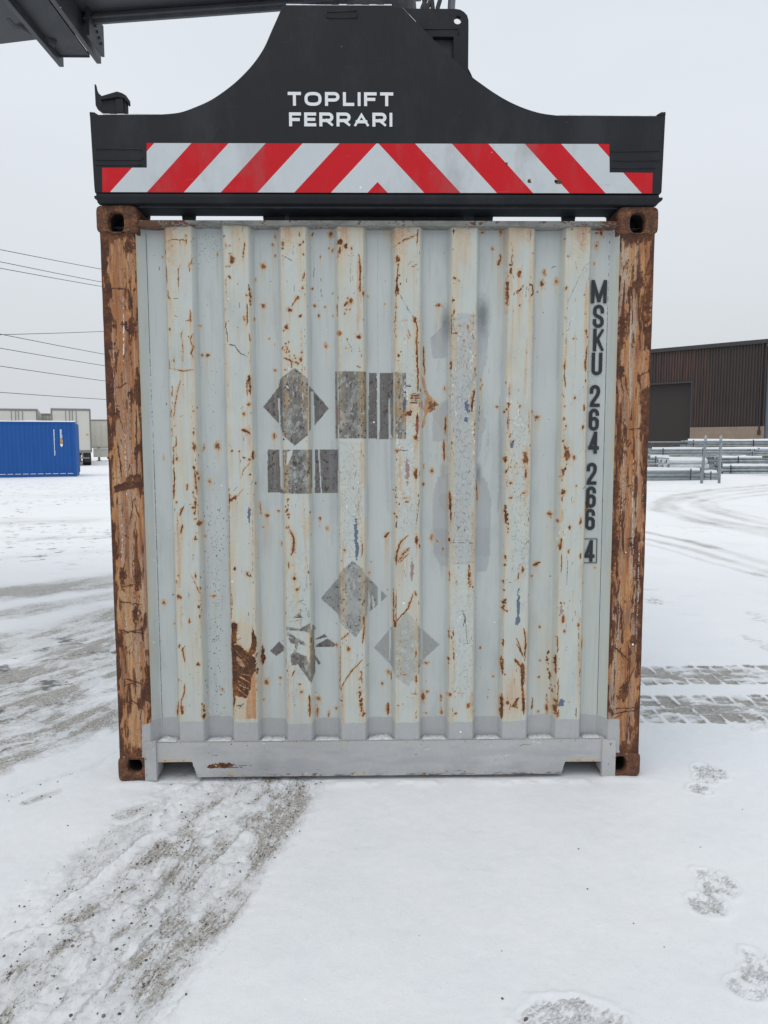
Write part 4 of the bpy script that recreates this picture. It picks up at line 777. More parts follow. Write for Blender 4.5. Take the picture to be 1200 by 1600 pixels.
for i in range(n_-1):
    for j in range(8): f.append((i*9+j, (i+1)*9+j, (i+1)*9+j+1, i*9+j+1))
hd = MB().add(v, f).build('header_rail', M_HEAD, container, True)
for s_ in (-1, 1): x0, x1 = sorted((s_*1.045, s_*1.075)); b = MB(); b.box(x0, x1, 0.02, 0.1, CH-.12, CH-.03); b.build('gusset', M_CAST, container)
# ---- roof, sides, rear
b = MB(); n_ = 60; v = []; f = []
for i in range(n_+1):
    y = 0.06+(CLEN-.12)*i/n_; z = CH-.075+(0.018 if (i//2) % 2 else 0.0)
    v += [(-1.17, y, z), (1.17, y, z)]
f = [(2*i, 2*i+1, 2*i+3, 2*i+2) for i in range(n_)]
MB().add(v, f).build('roof', M_SIDE, container)
for s_ in (-1, 1):
    pts = []; y = 0.15; k_ = 0
    while y < CLEN-.13:
        for dy, dx in ((0.07, 0), (0.02, .036), (0.07, .036), (0.02, 0)):
            pts.append((y, s_*(1.2-dx))); y += dy
    v = []; f = []
    for (y, x) in pts: v += [(x, y, .15), (x, y, CH-.10)]
    f = [(2*i, 2*i+2, 2*i+3, 2*i+1) for i in range(len(pts)-1)]
    MB().add(v, f).build('side_panel', M_SIDE, container)
    b = MB(); x0, x1 = sorted((s_*1.212, s_*1.15)); b.box(x0, x1, .163, CLEN-.163, .03, .165); b.box(x0, x1, .163, CLEN-.163, CH-.115, CH-.055); b.build('side_rail', M_SIDE, container, bevel=.005)
b = MB()
for s_ in (-1, 1): x0, x1 = sorted((s_*.006, s_*1.06)); b.box(x0, x1, CLEN-.06, CLEN-.015, .15, CH-.12)
b.build('rear_door', M_SIDE, container, bevel=.006)

# ------------------------------------------------------------------ stroke lettering
def glyph(c, w, h):
    rr = min(w/2, h/4); A = lambda cx, cy, rx_, ry_, a0, a1, n=14: [(cx+rx_*math.cos(R(a0+(a1-a0)*i/n)), cy+ry_*math.sin(R(a0+(a1-a0)*i/n))) for i in range(n+1)]
    if c == 'M': return [[(0,0),(0,h)],[(w,0),(w,h)],[(w*.03,h),(w/2,h*.06)],[(w*.97,h),(w/2,h*.06)]]
    if c == 'S': return [[(w,h*.74)]+A(w/2,h-w/2,w/2,w/2,0,180)+[(0,h*.68),(w*.06,h*.60),(w*.25,h*.53),(w*.75,h*.44),(w*.94,h*.37),(w,h*.29)]+A(w/2,w/2,w/2,w/2,0,-180)+[(0,h*.27)]]
    if c == 'K': return [[(0,0),(0,h)],[(w,h),(w*.05,h*.36)],[(w*.33,h*.56),(w,0)]]
    if c == 'U': return [[(0,h)]+A(w/2,w/2,w/2,w/2,180,360)+[(w,h)]]
    if c == '2': return [[(0,h*.72)]+A(w/2,h-w/2,w/2,w/2,180,0)+[(w,h*.70),(w*.88,h*.55),(w*.1,h*.12),(0,0),(w,0)]]
    if c == '6': return [[(w,h*.80)]+A(w/2,h-w/2,w/2,w/2,0,180)+A(w/2,w/2,w/2,w/2,180,360)+[(w,h*.56-w/2)],A(w/2,h*.56-w/2,w/2,w/2,8,150)]
    if c == '4': return [[(w*.74,0),(w*.74,h)],[(w*.70,h*.98),(w*.02,h*.24)],[(0,h*.22),(w,h*.22)]]
    if c == 'T': return [[(0,h),(w,h)],[(w/2,h),(w/2,0)]]
    if c == 'O':
        q = []
        for i in range(41):
            a = 2*math.pi*i/40; e = 2/2.7; ca, sa = math.cos(a), math.sin(a)
            q.append((w/2+w/2*math.copysign(abs(ca)**e, ca), h/2+h/2*math.copysign(abs(sa)**e, sa)))
        return [q]
    if c in 'PR':
        m = h*.40; bowl = [(0,h),(w*.68,h)]+A(w*.68,(h+m)/2,w*.32,(h-m)/2,90,-90)+[(0,m)]
        return [[(0,0),(0,h)], bowl]+([[(w*.55,m),(w,0)]] if c == 'R' else [])
    if c == 'L': return [[(0,h),(0,0),(w,0)]]
    if c == 'I': return [[(w/2,0),(w/2,h)]]
    if c == 'F': return [[(0,0),(0,h),(w,h)],[(0,h*.48),(w*.86,h*.48)]]
    if c == 'E': return [[(w,h),(0,h),(0,0),(w,0)],[(0,h*.5),(w*.9,h*.5)]]
    if c == 'A': return [[(0,0),(w/2,h),(w,0)],[(w*.16,h*.30),(w*.84,h*.30)]]
def stroke_letter(mb, c, x0, z0, w, h, t_, y, skew=0.0):
    n_off = 0
    for pl in glyph(c, w-t_, h-t_):
        p = [np.array(q)+t_/2 for q in pl]
        p = [q for i_, q in enumerate(p) if i_ == 0 or np.hypot(*(q-p[i_-1])) > 1e-6]
        if np.hypot(*(p[0]-p[-1])) > 1e-5:
            d = p[0]-p[1]; e0 = t_/2; p[0] = p[0]+d/np.hypot(*d)*e0; d = p[-1]-p[-2]; p[-1] = p[-1]+d/np.hypot(*d)*e0
            closed = False
        else: closed = True; p = p[:-1]
        m = len(p); v = []; yy_ = y-n_off*0.00025; n_off += 1
        for i in range(m):
            a = p[i]-p[i-1] if (i > 0 or closed) else p[1]-p[0]
            b_ = p[(i+1) % m]-p[i] if (i < m-1 or closed) else p[i]-p[i-1]
            a = a/np.hypot(*a); b_ = b_/np.hypot(*b_); n1 = np.array((-a[1], a[0])); n2 = np.array((-b_[1], b_[0]))
            nn = n1+n2; nn = nn/np.hypot(*nn); sc = min(1/max(nn@n1, .2), 2.2)*t_/2
            for sg in (1, -1):
                q = p[i]+nn*sc*sg; zc_ = min(max(q[1], 0), h); xc_ = min(max(q[0], 0), w)
                v.append((x0+xc_+skew*zc_, yy_, z0+zc_))
        mb.add(v, [(2*i, 2*i+1, 2*((i+1) % m)+1, 2*((i+1) % m)) for i in range(m if closed else m-1)])
mk = MB(); yl = Y_PAN-0.0048
for (c, xc, y0, y1, w_) in (('M',936.5,437.5,474,25),('S',935.6,476,512.5,17.5),('K',935.8,513.5,549,17.8),('U',933.2,551,586.5,17.2),('2',930.0,601.5,636,16.6),('6',928.5,638.5,673,16.4),('4',928,674.5,709,17.5),('2',925,723,757.5,16.4),('6',924,760,793.5,16),('6',922.5,795,828.5,16),('4',921.3,844,878,17.5)):
    xm, z1 = on_y(xc, y0, yl); _, z0 = on_y(xc, y1, yl); w_ *= S_PX*0.99
    stroke_letter(mk, c, xm-w_/2, z0, w_, z1-z0, 0.0158, yl)
x0, z1 = on_y(910.7, 841.5, yl); x1, z0 = on_y(932.5, 880, yl); t_ = .0036
mk.box(x0, x1, yl, yl+.0003, z1-t_, z1); mk.box(x0, x1, yl, yl+.0003, z0, z0+t_); mk.box(x0, x0+t_, yl, yl+.0003, z0+t_, z1-t_); mk.box(x1-t_, x1, yl, yl+.0003, z0+t_, z1-t_)
mk.build('registration_marking', M_INK, container)

# ================================================================== SPREADER (lifting frame on top of the container)
t = NT('spreader_anthracite'); a = t.noise(5, 5, .6); b = t.noise(90, 4, .6); sp_ = t.sstep(t.noise(34, 3, .6), .735, .75)
c = t.ramp(a, [(0.3, (0.0105, 0.012, 0.0155)), (0.7, (0.0155, 0.0175, 0.0215))]); c = t.mix(t.math('MULTIPLY', sp_, .5), c, (0.18, 0.15, 0.12)); t.bump(b, .08, .002)
du = t.sstep(t.noise(1.0, 6, .7, t.mapv(t.obj, (3.5, 3.5, 1.6))), .46, .75, 0, .6); c = t.mix(du, c, (0.036, 0.039, 0.044)); c = t.mix(t.sstep(t.noise(260, 3, .6), .70, .76, 0, .5), c, (0.10, 0.10, 0.10)); sc_ = t.sstep(t.noise(1.0, 4, .6, t.mapv(t.obj, (9, 9, 160), rot=(0, .25, 0))), .70, .73, 0, .5); c = t.mix(sc_, c, (0.07, 0.072, 0.075)); M_ANTH = t.out(c, t.sstep(a, .2, .8, .5, .7), 0.0, .28)
t = NT('spreader_underside'); a = t.noise(14, 5, .6); c = t.ramp(a, [(.35, (0.016, 0.019, 0.024)), (.62, (0.030, 0.034, 0.040)), (.72, (0.085, 0.055, 0.04))]); t.bump(a, .3, .003); M_UND = t.out(c, .6)
M_WHITE = simple('white_vinyl_lettering', (0.74, 0.76, 0.78), .5, var=.03, scale=30)
spreader = empty('container_spreader', (0, 0, CH), 'dark grey spreader with arched end plate and red and white stripes on the container top', 'spreader')
class SP:                                                   # spreader parts are modelled in world metres, parented to the empty
    pass
def sp_build(mb, name, mat, smooth=False, bevel=0.0, parent=None):
    base = spreader.location if parent is None else Vector((0, 0, 0))
    mb.v = [(x, y, z-CH) for x, y, z in mb.v]
    return mb.build(name, mat, parent or spreader, smooth, bevel)
YP = -0.030
def ep(px, py, y=YP): return on_y(px, py, y)
out_px = [(148,301),(147,292),(140,179),(148,179),(250,178.5),(280,175.5),(305,167),(330,155.5),(355,138.5),(375,121.5),(395,100),(412,75),(425,46),(434,26),(440,12),(446,7.5),(610,8),(629,11.5),(650,34),(674,58),(705,89),(735,117.5),(752,130.5),(772,144.5),(795,158),(820,169),(845,176.5),(870,180),(1031,181),(1040,181),(1034,300),(1032,303)]
def smooth_run(pts, n=4):                                  # Catmull-Rom through the arch points
    out = []
    for i in range(len(pts)-1):
        p0, p1, p2, p3 = pts[max(i-1, 0)], pts[i], pts[i+1], pts[min(i+2, len(pts)-1)]
        for k_ in range(n):
            u = k_/n; out.append(tuple(.5*(2*b_+(c_-a_)*u+(2*a_-5*b_+4*c_-d_)*u*u+(3*b_-a_-3*c_+d_)*u**3) for a_, b_, c_, d_ in zip(p0, p1, p2, p3)))
    return out+[pts[-1]]
out_px = out_px[:4]+smooth_run(out_px[4:15])+out_px[15:20]+smooth_run(out_px[20:28])+out_px[28:]
pl = [ep(*p) for p in out_px]
b = MB(); b.prism_y(pl, YP, YP+.022); end_plate = sp_build(b, 'end_plate', M_ANTH, bevel=.0025)
# folded lower lip and the foot castings that sit on the container corners
z1 = ep(600,303)[1]; zlip = ep(600,315)[1]; xl0, xr0 = ep(148,303)[0], ep(1032,303)[0]
b = MB(); b.prism_x([(YP+.001, z1-.001), (YP+.002, z1-.014), (YP+.016, zlip-.004), (YP+.045, zlip-.006), (YP+.045, z1+.02), (YP+.0225, z1+.02), (YP+.0225, z1-.001)], xl0+.004, xr0-.004); sp_build(b, 'lower_lip', M_ANTH, bevel=.003)
def foot(px0, px1, inner):
    xa_, xb_ = ep(px0, 318, -.004)[0], ep(px1, 318, -.004)[0]; zt_ = z1-.004; zb2 = CH+.0015
    s_ = -1 if px0 < 600 else 1
    o1, i1 = (xa_, xb_) if s_ < 0 else (xb_, xa_)
    pol = [(o1+s_*.028, zt_), (o1+s_*.026, zt_-.012), (o1, zb2+.006), (o1-s_*.004, zb2), (i1, zb2), (i1-s_*.03, zt_)]
    b = MB(); b.prism_y(pol, -0.012, .17); sp_build(b, 'twistlock_housing', M_ANTH, bevel=.004)
foot(158, 214, 1); foot(964, 1025, 1)
# recessed cross beam below the plate
zc0 = on_y(600, 337, .13)[1]
b = MB(); b.box(-1.10, 1.10, .03, .15, zc0, z1+.03); sp_build(b, 'cross_beam', M_UND, bevel=.006)
# stiffeners below the beam that break the strip of light above the container
for (p0, p1) in ((200,236),(288,307),(413,446),(453,722),(738,768),(876,895),(946,985)):
    xa_ = on_y(p0, 340, .2)[0]; xb_ = on_y(p1, 340, .2)[0]
    d_ = .006; b = MB(); b.prism_y([(xa_+d_, zc0-.045), (xb_-d_, zc0-.045), (xb_+d_, zc0+.05), (xa_-d_, zc0+.05)], .155, .19); sp_build(b, 'underside_bracket', M_UND)
# side cheeks: the outer edges of the end beam
for px_t, px_b, s_ in ((139,147,-1),(1041,1034,1)):
    (xt, zt_), (xb_, zb2) = ep(px_t, 174), ep(px_b, 296)
    b = MB(); b.prism_y([(xt, zt_), (xt-s_*.012, zt_), (xb_-s_*.012, zb2), (xb_, zb2)], YP+.0235, .20)
    b.prism_y([(xt, zt_), (xt-s_*.02, zt_-.001), (xt-s_*.045, zt_-.016), (xt, zt_-.016)], YP+.004, YP+.0215)
    sp_build(b, 'side_cheek', M_ANTH, bevel=.002)
# end beam body and long beams behind the plate
b = MB(); b.box(-1.19, 1.19, YP+.024, .20, z1+.032, ep(600,182)[1]); sp_build(b, 'end_beam', M_ANTH, bevel=.008)
b = MB(); b.box(-.55, -.25, .205, 5.85, CH+.16, CH+.46); b.box(.25, .55, .205, 5.85, CH+.16, CH+.46); sp_build(b, 'telescopic_beam', M_ANTH, bevel=.01)
b = MB(); b.box(-.70, .70, 1.9, 4.15, CH+.12, CH+.62); b.box(-.5, .5, 2.5, 3.5, CH+.622, CH+1.35); sp_build(b, 'main_frame', M_ANTH, bevel=.015)
b = MB(); b.box(-1.19, 1.19, 5.86, 6.06, CH+.06, CH+.5); sp_build(b, 'far_end_beam', M_ANTH, bevel=.01)
for sx in (-1, 1):
    b = MB(); b.box(min(sx*1.19, sx*1.04), max(sx*1.19, sx*1.04), 5.9, 6.04, CH+.0015, CH+.059); sp_build(b, 'twistlock_housing', M_ANTH, bevel=.004)
# weld frames on the plate face (raised beads)
def bead(pts, r=.0022):
    b = MB(); b.tube([(ep(*p)[0], YP-.0005, ep(*p)[1]) for p in pts], r, 6); return b
b = MB()
for pts in ([(150,233),(218,233),(222,236)],[(150,250),(220,250),(224,246)],[(150,258),(222,258)],[(955,237),(1030,236)],[(958,251),(1031,251)],[(956,263),(1024,263)],[(510,19),(558,17)],[(510,28),(558,28)],[(558,17),(558,28)],[(510,19),(510,28)]):
    b = MB(); b.tube([(ep(*p)[0], YP-.0003, ep(*p)[1]) for p in pts], .0026, 6); sp_build(b, 'weld_bead', M_ANTH, True)
# hazard sticker: one vinyl sheet, striped by its material
xc, zc = ep(590, 300); per = (ep(650,262)[0]-ep(535.5,262)[0]); zt_ = ep(590,224)[1]
slope = (ep(304,224)[0]-ep(235,300)[0])/(zt_-zc)
t = NT('hazard_vinyl'); X_, Y_, Z_ = t.sep(t.obj)
ax = t.math('ABSOLUTE', t.math('SUBTRACT', X_, xc)); u = t.math('ADD', ax, t.math('MULTIPLY', t.math('SUBTRACT', Z_, zc-CH), slope))
fr = t.math('FRACT', t.math('DIVIDE', t.math('SUBTRACT', u, (ep(604.5,300)[0]-xc)), per))
red = t.mix(t.noise(14, 4, .6), (0.50, 0.004, 0.010), (0.58, 0.008, 0.016)); wht = t.mix(t.noise(20, 5, .6), (0.50, 0.54, 0.56), (0.58, 0.61, 0.63))
c = t.mix(t.math('LESS_THAN', fr, .5), red, wht); c = t.mix(t.sstep(t.noise(1.0, 6, .7, t.mapv(t.obj, (5, 5, 2))), .48, .74, 0, .32), c, (.16, .15, .15)); c = t.mix(t.sstep(t.noise(1.0, 4, .6, t.mapv(t.obj, (6, 6, 120), rot=(0, .5, 0))), .69, .72, 0, .5), c, (.2, .19, .19)); c = t.mix(t.sstep(t.noise(150, 3, .6), .70, .75, 0, .5), c, (.12, .11, .11)); M_HAZ = t.out(c, .5, 0, .25)
hz = [ep(*p, YP-.0012) for p in ((229,223.5),(952,225),(952.5,269.5),(1020,270),(1019,302),(160,300),(159.5,262),(229.5,262))]
b = MB(); b.prism_y(hz, YP-.0014, YP-.0002); sp_build(b, 'hazard_sticker', M_HAZ)
b = MB()
for (px, py, r_) in ((827,283,4),(873,284,6),(868,283,3),(791,256,2.5),(885,192,1.6)):
    x, z = ep(px, py); pts = []
    for k_ in range(11): a_ = 2*math.pi*k_/11; q = r_*S_PX*rng.uniform(.5, 1.05); pts.append((x+q*math.cos(a_), z+q*math.sin(a_)))
    b = MB(); b.prism_y(pts, YP-.0020, YP-.0005); sp_build(b, 'chipped_spot', M_CAST)
# lettering
lt = MB()
def word(s_, px0, px1, py0, py1, tpx, gap, widths):
    (x0, z1_), (x1, z0_) = ep(px0, py0, YP-.001), ep(px1, py1, YP-.001); ws = [widths[c_] for c_ in s_]; tot = sum(ws)+gap*(len(s_)-1); sc = (x1-x0)/tot; x = x0
    for c_, w_ in zip(s_, ws): stroke_letter(lt, c_, x, z0_, w_*sc, z1_-z0_, tpx*S_PX*.98, YP-.0012); x += (w_+gap)*sc
WD = dict(T=21, O=27, P=23, L=18, I=4.6, F=20, E=20, R=23.5, A=26)
word('TOPLIFT', 449.5, 614.5, 143.5, 166, 4.6, 5.5, WD); word('FERRARI', 451.5, 613, 175.5, 198, 4.6, 5.2, WD)
sp_build(lt, 'lettering', M_WHITE)
# lifting lug plate with hole and window, behind the arch on the right
yl_ = .035
def lp(px, py): return on_y(px, py, yl_)
hx_, hz_ = lp(715, 31); hr = 6.2*S_PX
outer = [lp(*p) for p in ((600,13),(712,13),(721,15),(728,20),(731.5,28),(732,60),(732.5,130),(600,130))]
# plate with round hole: fan between hole ring and a square patch, rest as rectangles
xs0, xs1 = outer[0][0], outer[4][0]; ztop = outer[0][1]; zbot = outer[6][1]
b = MB(); sq = .026; n_ = 24
ring = [(hx_+hr*math.cos(2*math.pi*k_/n_), hz_+hr*math.sin(2*math.pi*k_/n_)) for k_ in range(n_)]
def cut_outer(a):
    c_, s_ = math.cos(a), math.sin(a); q = sq/max(abs(c_), abs(s_)); return (hx_+q*c_, hz_+q*s_)
outr = [cut_outer(2*math.pi*k_/n_) for k_ in range(n_)]
for y_, in ((yl_,), (yl_+.025,)):
    b.add([(x, y_, z) for x, z in ring]+[(x, y_, z) for x, z in outr], [(k_, (k_+1) % n_, n_+(k_+1) % n_, n_+k_) for k_ in range(n_)])
b.add([(x, yl_, z) for x, z in ring]+[(x, yl_+.025, z) for x, z in ring], [(k_, (k_+1) % n_, n_+(k_+1) % n_, n_+k_) for k_ in range(n_)])
xe, ze = hx_+sq, hz_+sq
wx0, wz1 = lp(676, 57); wx1, wz0 = lp(708.5, 92)
b.prism_y([(xs0, hz_-sq), (xs0, ztop), (hx_-sq, ztop), (hx_-sq, hz_-sq)], yl_, yl_+.025)
b.prism_y([(hx_-sq, ze), (hx_-sq, ztop), (lp(712,13)[0], ztop), lp(719,15), lp(725,18.5), (xe, ze)], yl_, yl_+.025)
b.prism_y([(xe, hz_-sq), (xe, ze), lp(725,18.5), lp(730,24), lp(732,31), (lp(732,60)[0], hz_-sq)], yl_, yl_+.025)
b.box(xs0, wx0, yl_, yl_+.025, wz0, hz_-sq); b.box(wx1, lp(732,60)[0], yl_, yl_+.025, wz0, hz_-sq); b.box(wx0, wx1, yl_, yl_+.025, wz1, hz_-sq); b.box(xs0, lp(732,60)[0], yl_, yl_+.025, zbot-.05, wz0)
sp_build(b, 'lifting_lug', M_ANTH)
b = MB(); b.box(wx0-.05, wx1+.012, yl_+.027, yl_+.04, wz0-.05, wz1+.03); sp_build(b, 'lug_backing', M_UND)
b = MB(); b.prism_y([lp(732.6,100), lp(739,113), lp(742,125), lp(728,126)], yl_+.03, yl_+.05); sp_build(b, 'lug_gusset', M_ANTH)
# corner guide on the left end of the plate
yg = .03
def gp(px, py): return on_y(px, py, yg)
gq = gp
def gp(px, py): return on_y(px, py, yg+.046)
b = MB(); b.prism_y([gp(147.2,131), gp(149,131), gp(150.5,139), gp(153,144.5), gp(158,149), gp(165,151.5), gp(162,156), gp(168,178), gp(158,175), gp(152,170), gp(149,164)], yg+.046, yg+.062)
gp = gq
b.prism_y([gp(157,152.5), gp(184,144.5), gp(192,147), gp(198.5,151), gp(199,159), gp(196.5,159.5), gp(196.5,156), gp(186,153.5), gp(158,158)], yg-.012, yg+.045)
b.prism_y([gp(153,158), gp(186,154), gp(196,157), gp(196.5,178), gp(165,178.2), gp(155,170)], yg+.0, yg+.04)
sp_build(b, 'corner_guide', M_ANTH, bevel=.0025)
b = MB(); b.box(gp(181,150)[0], gp(193,150)[0], yg-.008, yg-.001, gp(181,178)[1], gp(181,155)[1]); sp_build(b, 'guide_hinge', M_ANTH, bevel=.002)
# dusting of snow along the top edges
b = MB()
def dust(pts, y0, y1, h):
    q = [ep(*p) for p in pts]
    for (xa_, za_), (xb_, zb2) in zip(q[:-1], q[1:]):
        m_ = max(2, int(abs(xb_-xa_)/.03))
        for k_ in range(m_):
            u0, u1 = k_/m_, (k_+1)/m_; hh = h*rng.uniform(.3, 1.2)
            p0 = (xa_+(xb_-xa_)*u0, za_+(zb2-za_)*u0+.0003); p1 = (xa_+(xb_-xa_)*u1, za_+(zb2-za_)*u1+.0003)
            b.prism_y([p0, p1, (p1[0], p1[1]+hh), (p0[0], p0[1]+hh)], y0, y1)
for pts_, y1_, h_ in (([(447,7.4),(612,7.9)], .02, .004), ([(160,178.6),(250,178.4)], .02, .004), ([(875,180.2),(1026,181)], .02, .004), ([(629,11.4),(650,33.8)], .02, .002)):
    b = MB(); dust(pts_, YP+.003, YP+y1_, h_); sp_build(b, 'snow_dusting', M_SNOWCAP)
# hydraulic hoses and rotator post above
hb = NT('rubber_hose'); n0 = hb.noise(40); M_RUB = hb.out(hb.ramp(n0, [(.3, (.012, .012, .013)), (.7, (.03, .03, .032))]), .6)
for k_, (pa, pb) in enumerate(((660,668),(664,662),(668,676),(676,674),(684,690))):
    xa_, za_ = on_y(pa, 12, 2.3); xb_, zb2 = on_y(pb, -8, 2.3)
    b = MB(); b.tube([(xa_-.1, 2.45, CH+.7), (xa_-.04, 2.35, za_-.5), (xa_, 2.3, za_), (xb_, 2.3, zb2), (xb_+.02, 2.45, zb2+.5), (.2, 2.7, zb2+.75)], .016, 8); sp_build(b, 'hydraulic_hose', M_RUB, True)
b = MB(); b.tube([(0, 3.0, CH+1.35), (0, 3.0, CH+2.5)], .34, 28); b.box(-.45, .45, 2.6, 3.4, CH+1.9, CH+2.05); sp_build(b, 'rotator', M_UND, bevel=.01)
xd, zd_ = on_y(705.5, 8, 2.5)
b = MB(); b.tube([(xd-.10, 2.5, zd_-1.6), (xd, 2.5, zd_), (xd+.03, 2.5, zd_+.5)], .028, 12); sp_build(b, 'damper_strut', simple('strut_steel', (.16, .17, .19), .45, .5), True)
b = MB(); b.tube([(lp(660,46)[0], yl_-.0003, lp(660,46)[1]), (lp(716,45)[0], yl_-.0003, lp(716,45)[1]), (lp(716.5,55)[0], yl_-.0003, lp(716.5,55)[1])], .0026, 6); sp_build(b, 'weld_bead', M_ANTH, True)

# ================================================================== BOOM (comes in from the left, over the spreader)
t = NT('boom_paint'); a = t.noise(3, 5, .6); b2 = t.noise(50, 4, .6); c = t.ramp(a, [(.3, (0.042, 0.045, 0.053)), (.7, (0.056, 0.060, 0.069))]); t.bump(b2, .15, .002); M_BOOM = t.out(c, .5, 0, .45)
M_BOOM2 = simple('boom_liner', (0.030, 0.034, 0.042), .6); M_FLG = simple('boom_flange_paint', (.085, .09, .10), .5, var=.2, scale=6)
boom = empty('lifting_boom', (-3.4, 3.0, 5.0), 'dark grey telescopic lifting boom reaching in from the upper left above the spreader', 'boom')
L0 = Vector(boom.location)
def bo_build(mb, name, mat, smooth=False, bevel=0.0):
    mb.v = [(x-L0.x, y-L0.y, z-L0.z) for x, y, z in mb.v]; return mb.build(name, mat, boom, smooth, bevel)
yf, yn = 3.42, 2.55
def bp(px, py, y): return on_y(px, py, y)
(x0, z0), (x1, z1b) = bp(150, 38, yf), bp(700, -2, yf)
sl = (z1b-z0)/(x1-x0)
def line(x): return z0+sl*(x-x0)
xa_, xb_ = -6.5, on_y(658, 0, yf)[0]
b = MB(); b.prism_y([(xa_, line(xa_)+.075), (xb_, line(xb_)+.075), (xb_, line(xb_)+.85), (xa_, line(xa_)+.85)], yn, yf-.02); bo_build(b, 'inner_section', M_BOOM, bevel=.01)
b = MB(); b.prism_y([(xa_, line(xa_)), (xb_, line(xb_)), (xb_, line(xb_)+.10), (xa_, line(xa_)+.10)], yf-.0185, yf+.012); b.prism_y([(xa_, line(xa_)+.028), (xb_, line(xb_)+.028), (xb_, line(xb_)+.046), (xa_, line(xa_)+.046)], yf-.05, yf-.019)
b.prism_y([(xa_, line(xa_)), (xb_, line(xb_)), (xb_, line(xb_)+.10), (xa_, line(xa_)+.10)], yn-.03, yn-.001); bo_build(b, 'edge_flange', M_FLG, bevel=.004)
yfo = 3.55
(xo0, zo0), (xo1, zo1) = bp(0, 70, yfo), bp(65, 62, yfo); slo = (zo1-zo0)/(xo1-xo0); xe_ = bp(120, 50, yfo)[0]
def lo(x): return zo0+slo*(x-xo0)
b = MB(); b.prism_y([(-12, lo(-12)), (xe_, lo(xe_)), (xe_, lo(xe_)+1.15), (-12, lo(-12)+1.15)], 2.40, yfo); bo_build(b, 'outer_section', M_BOOM, bevel=.012)
# bracket slung across under the end of the outer section
yb_ = 3.78
for (pt, name) in (((100,105),'bracket_plate'), ((158.5,100),'bracket_plate')):
    xx, zz = bp(pt[0], pt[1], yb_)
    b = MB(); b.prism_x([(yb_, zz), (yb_, zz+.13), (yb_-.10, zz+.30), (2.0, zz+.30), (1.6, zz-.02), (yb_-.5, zz-.005)], xx-.042, xx); bo_build(b, name, M_BOOM, bevel=.004)
(xw0, zw), (xw1, zw1) = bp(86, 88, 3.70), bp(142, 84, 3.70)
b = MB(); b.box(xw0-.02, xw1-.015, 1.9, 3.70, zw+.005, zw+.022); bo_build(b, 'bracket_web', M_BOOM2)
b = MB(); b.box(xw0-.02, xw1-.015, 3.701, 3.715, zw-.004, zw+.05); bo_build(b, 'web_lip', M_BOOM, bevel=.003)
xx, zz = bp(154, 60, 3.5)
b = MB()
for k_ in range(5): b.tube([(xx-.025, 3.40+.04*k_, zz+.10-.028*k_), (xx+.010, 3.40+.04*k_, zz+.10-.028*k_)], .012, 6)
b.box(xx-.03, xx-.005, 3.3, 3.65, zz-.08, zz+.18); bo_build(b, 'bolt_row', M_BOOM2)
(xk, zk) = bp(28, 36, 3.3)
b = MB(); b.box(xk-.16, xk-.02, 3.2, 3.36, zk-.02, zk+.10); b.tube([(xk-.03, 3.3, zk+.03), (xk+.10, 3.38, zk-.02), (xk+.24, 3.48, zk-.06)], .045, 12); bo_build(b, 'hose_clamp', M_BOOM2, bevel=.004)

# ================================================================== GROUND
def gl(px, py): return on_z(px, py, 0.0)
xs_ = [0.0]
while xs_[-1] < 320:
    a = xs_[-1]; xs_.append(a+(0.0075 if a < 1.9 else max(0.0075, 0.022*(a-1.9)+.0075)))
xs_ = np.array([-q for q in xs_[:0:-1]]+xs_)
d = 1.45; ds = []
while d < 420: ds.append(d); d += max(0.0062, min(0.00042*d*d, 0.03*d))
ys_ = np.concatenate([[-60, -30, -15, -8, -4, -1.5, -0.5, 0.3, .7, 1.0, 1.2, 1.33], ds])+CAM[1]
GX, GY = np.meshgrid(xs_, ys_)
DIRT = np.zeros(GX.shape, np.float32); HT = np.zeros(GX.shape, np.float32); CLOD = np.zeros(GX.shape, np.float32); TUFT = np.zeros(GX.shape, np.float32); FU = GX.astype(np.float32).copy(); FV = GY.astype(np.float32).copy()
GRAV = np.zeros(GX.shape, np.float32)
wob = fbm(GX/.35, GY/.35, 101, 4)-.5; wob2 = fbm(GX/.06, GY/.06, 103, 3)-.5
def band(pts, width, amt, soft=.5, rut=.0, wobb=.12, layer=None, flow=True, clod=0.0):
    pts = np.array([gl(*p) for p in pts]); layer = DIRT if layer is None else layer
    m = width*2+.4; a, b = np.searchsorted(xs_, (pts[:,0].min()-m, pts[:,0].max()+m)); c, d_ = np.searchsorted(ys_, (pts[:,1].min()-m, pts[:,1].max()+m)); w = (slice(c, d_), slice(a, b))
    X, Y = GX[w], GY[w]; best = np.full(X.shape, 1e9); U = np.zeros(X.shape); V = np.zeros(X.shape); acc = 0
    for (ax, ay), (bx_, by_) in zip(pts[:-1], pts[1:]):
        dx, dy = bx_-ax, by_-ay; L_ = math.hypot(dx, dy); tt = np.clip(((X-ax)*dx+(Y-ay)*dy)/L_**2, 0, 1)
        di = np.hypot(X-ax-tt*dx, Y-ay-tt*dy); sgn = ((X-ax)*dy-(Y-ay)*dx)/L_; s_ = di < best
        best = np.where(s_, di, best); U = np.where(s_, acc+((X-ax)*dx+(Y-ay)*dy)/L_, U); V = np.where(s_, sgn, V); acc += L_
    r = (best+(wob[w]*wobb*2+wob2[w]*wobb*.7)*min(1, width*3))/(width*.5)
    k_ = sst(1+soft, 1-soft, r)
    layer[w] = np.maximum(layer[w], amt*k_)
    if rut: HT[w] -= rut*k_
    if clod: CLOD[w] = np.maximum(CLOD[w], clod*k_)
    if flow:
        s_ = k_ > .02; FU[w] = np.where(s_, U, FU[w]); FV[w] = np.where(s_, V+7, FV[w])
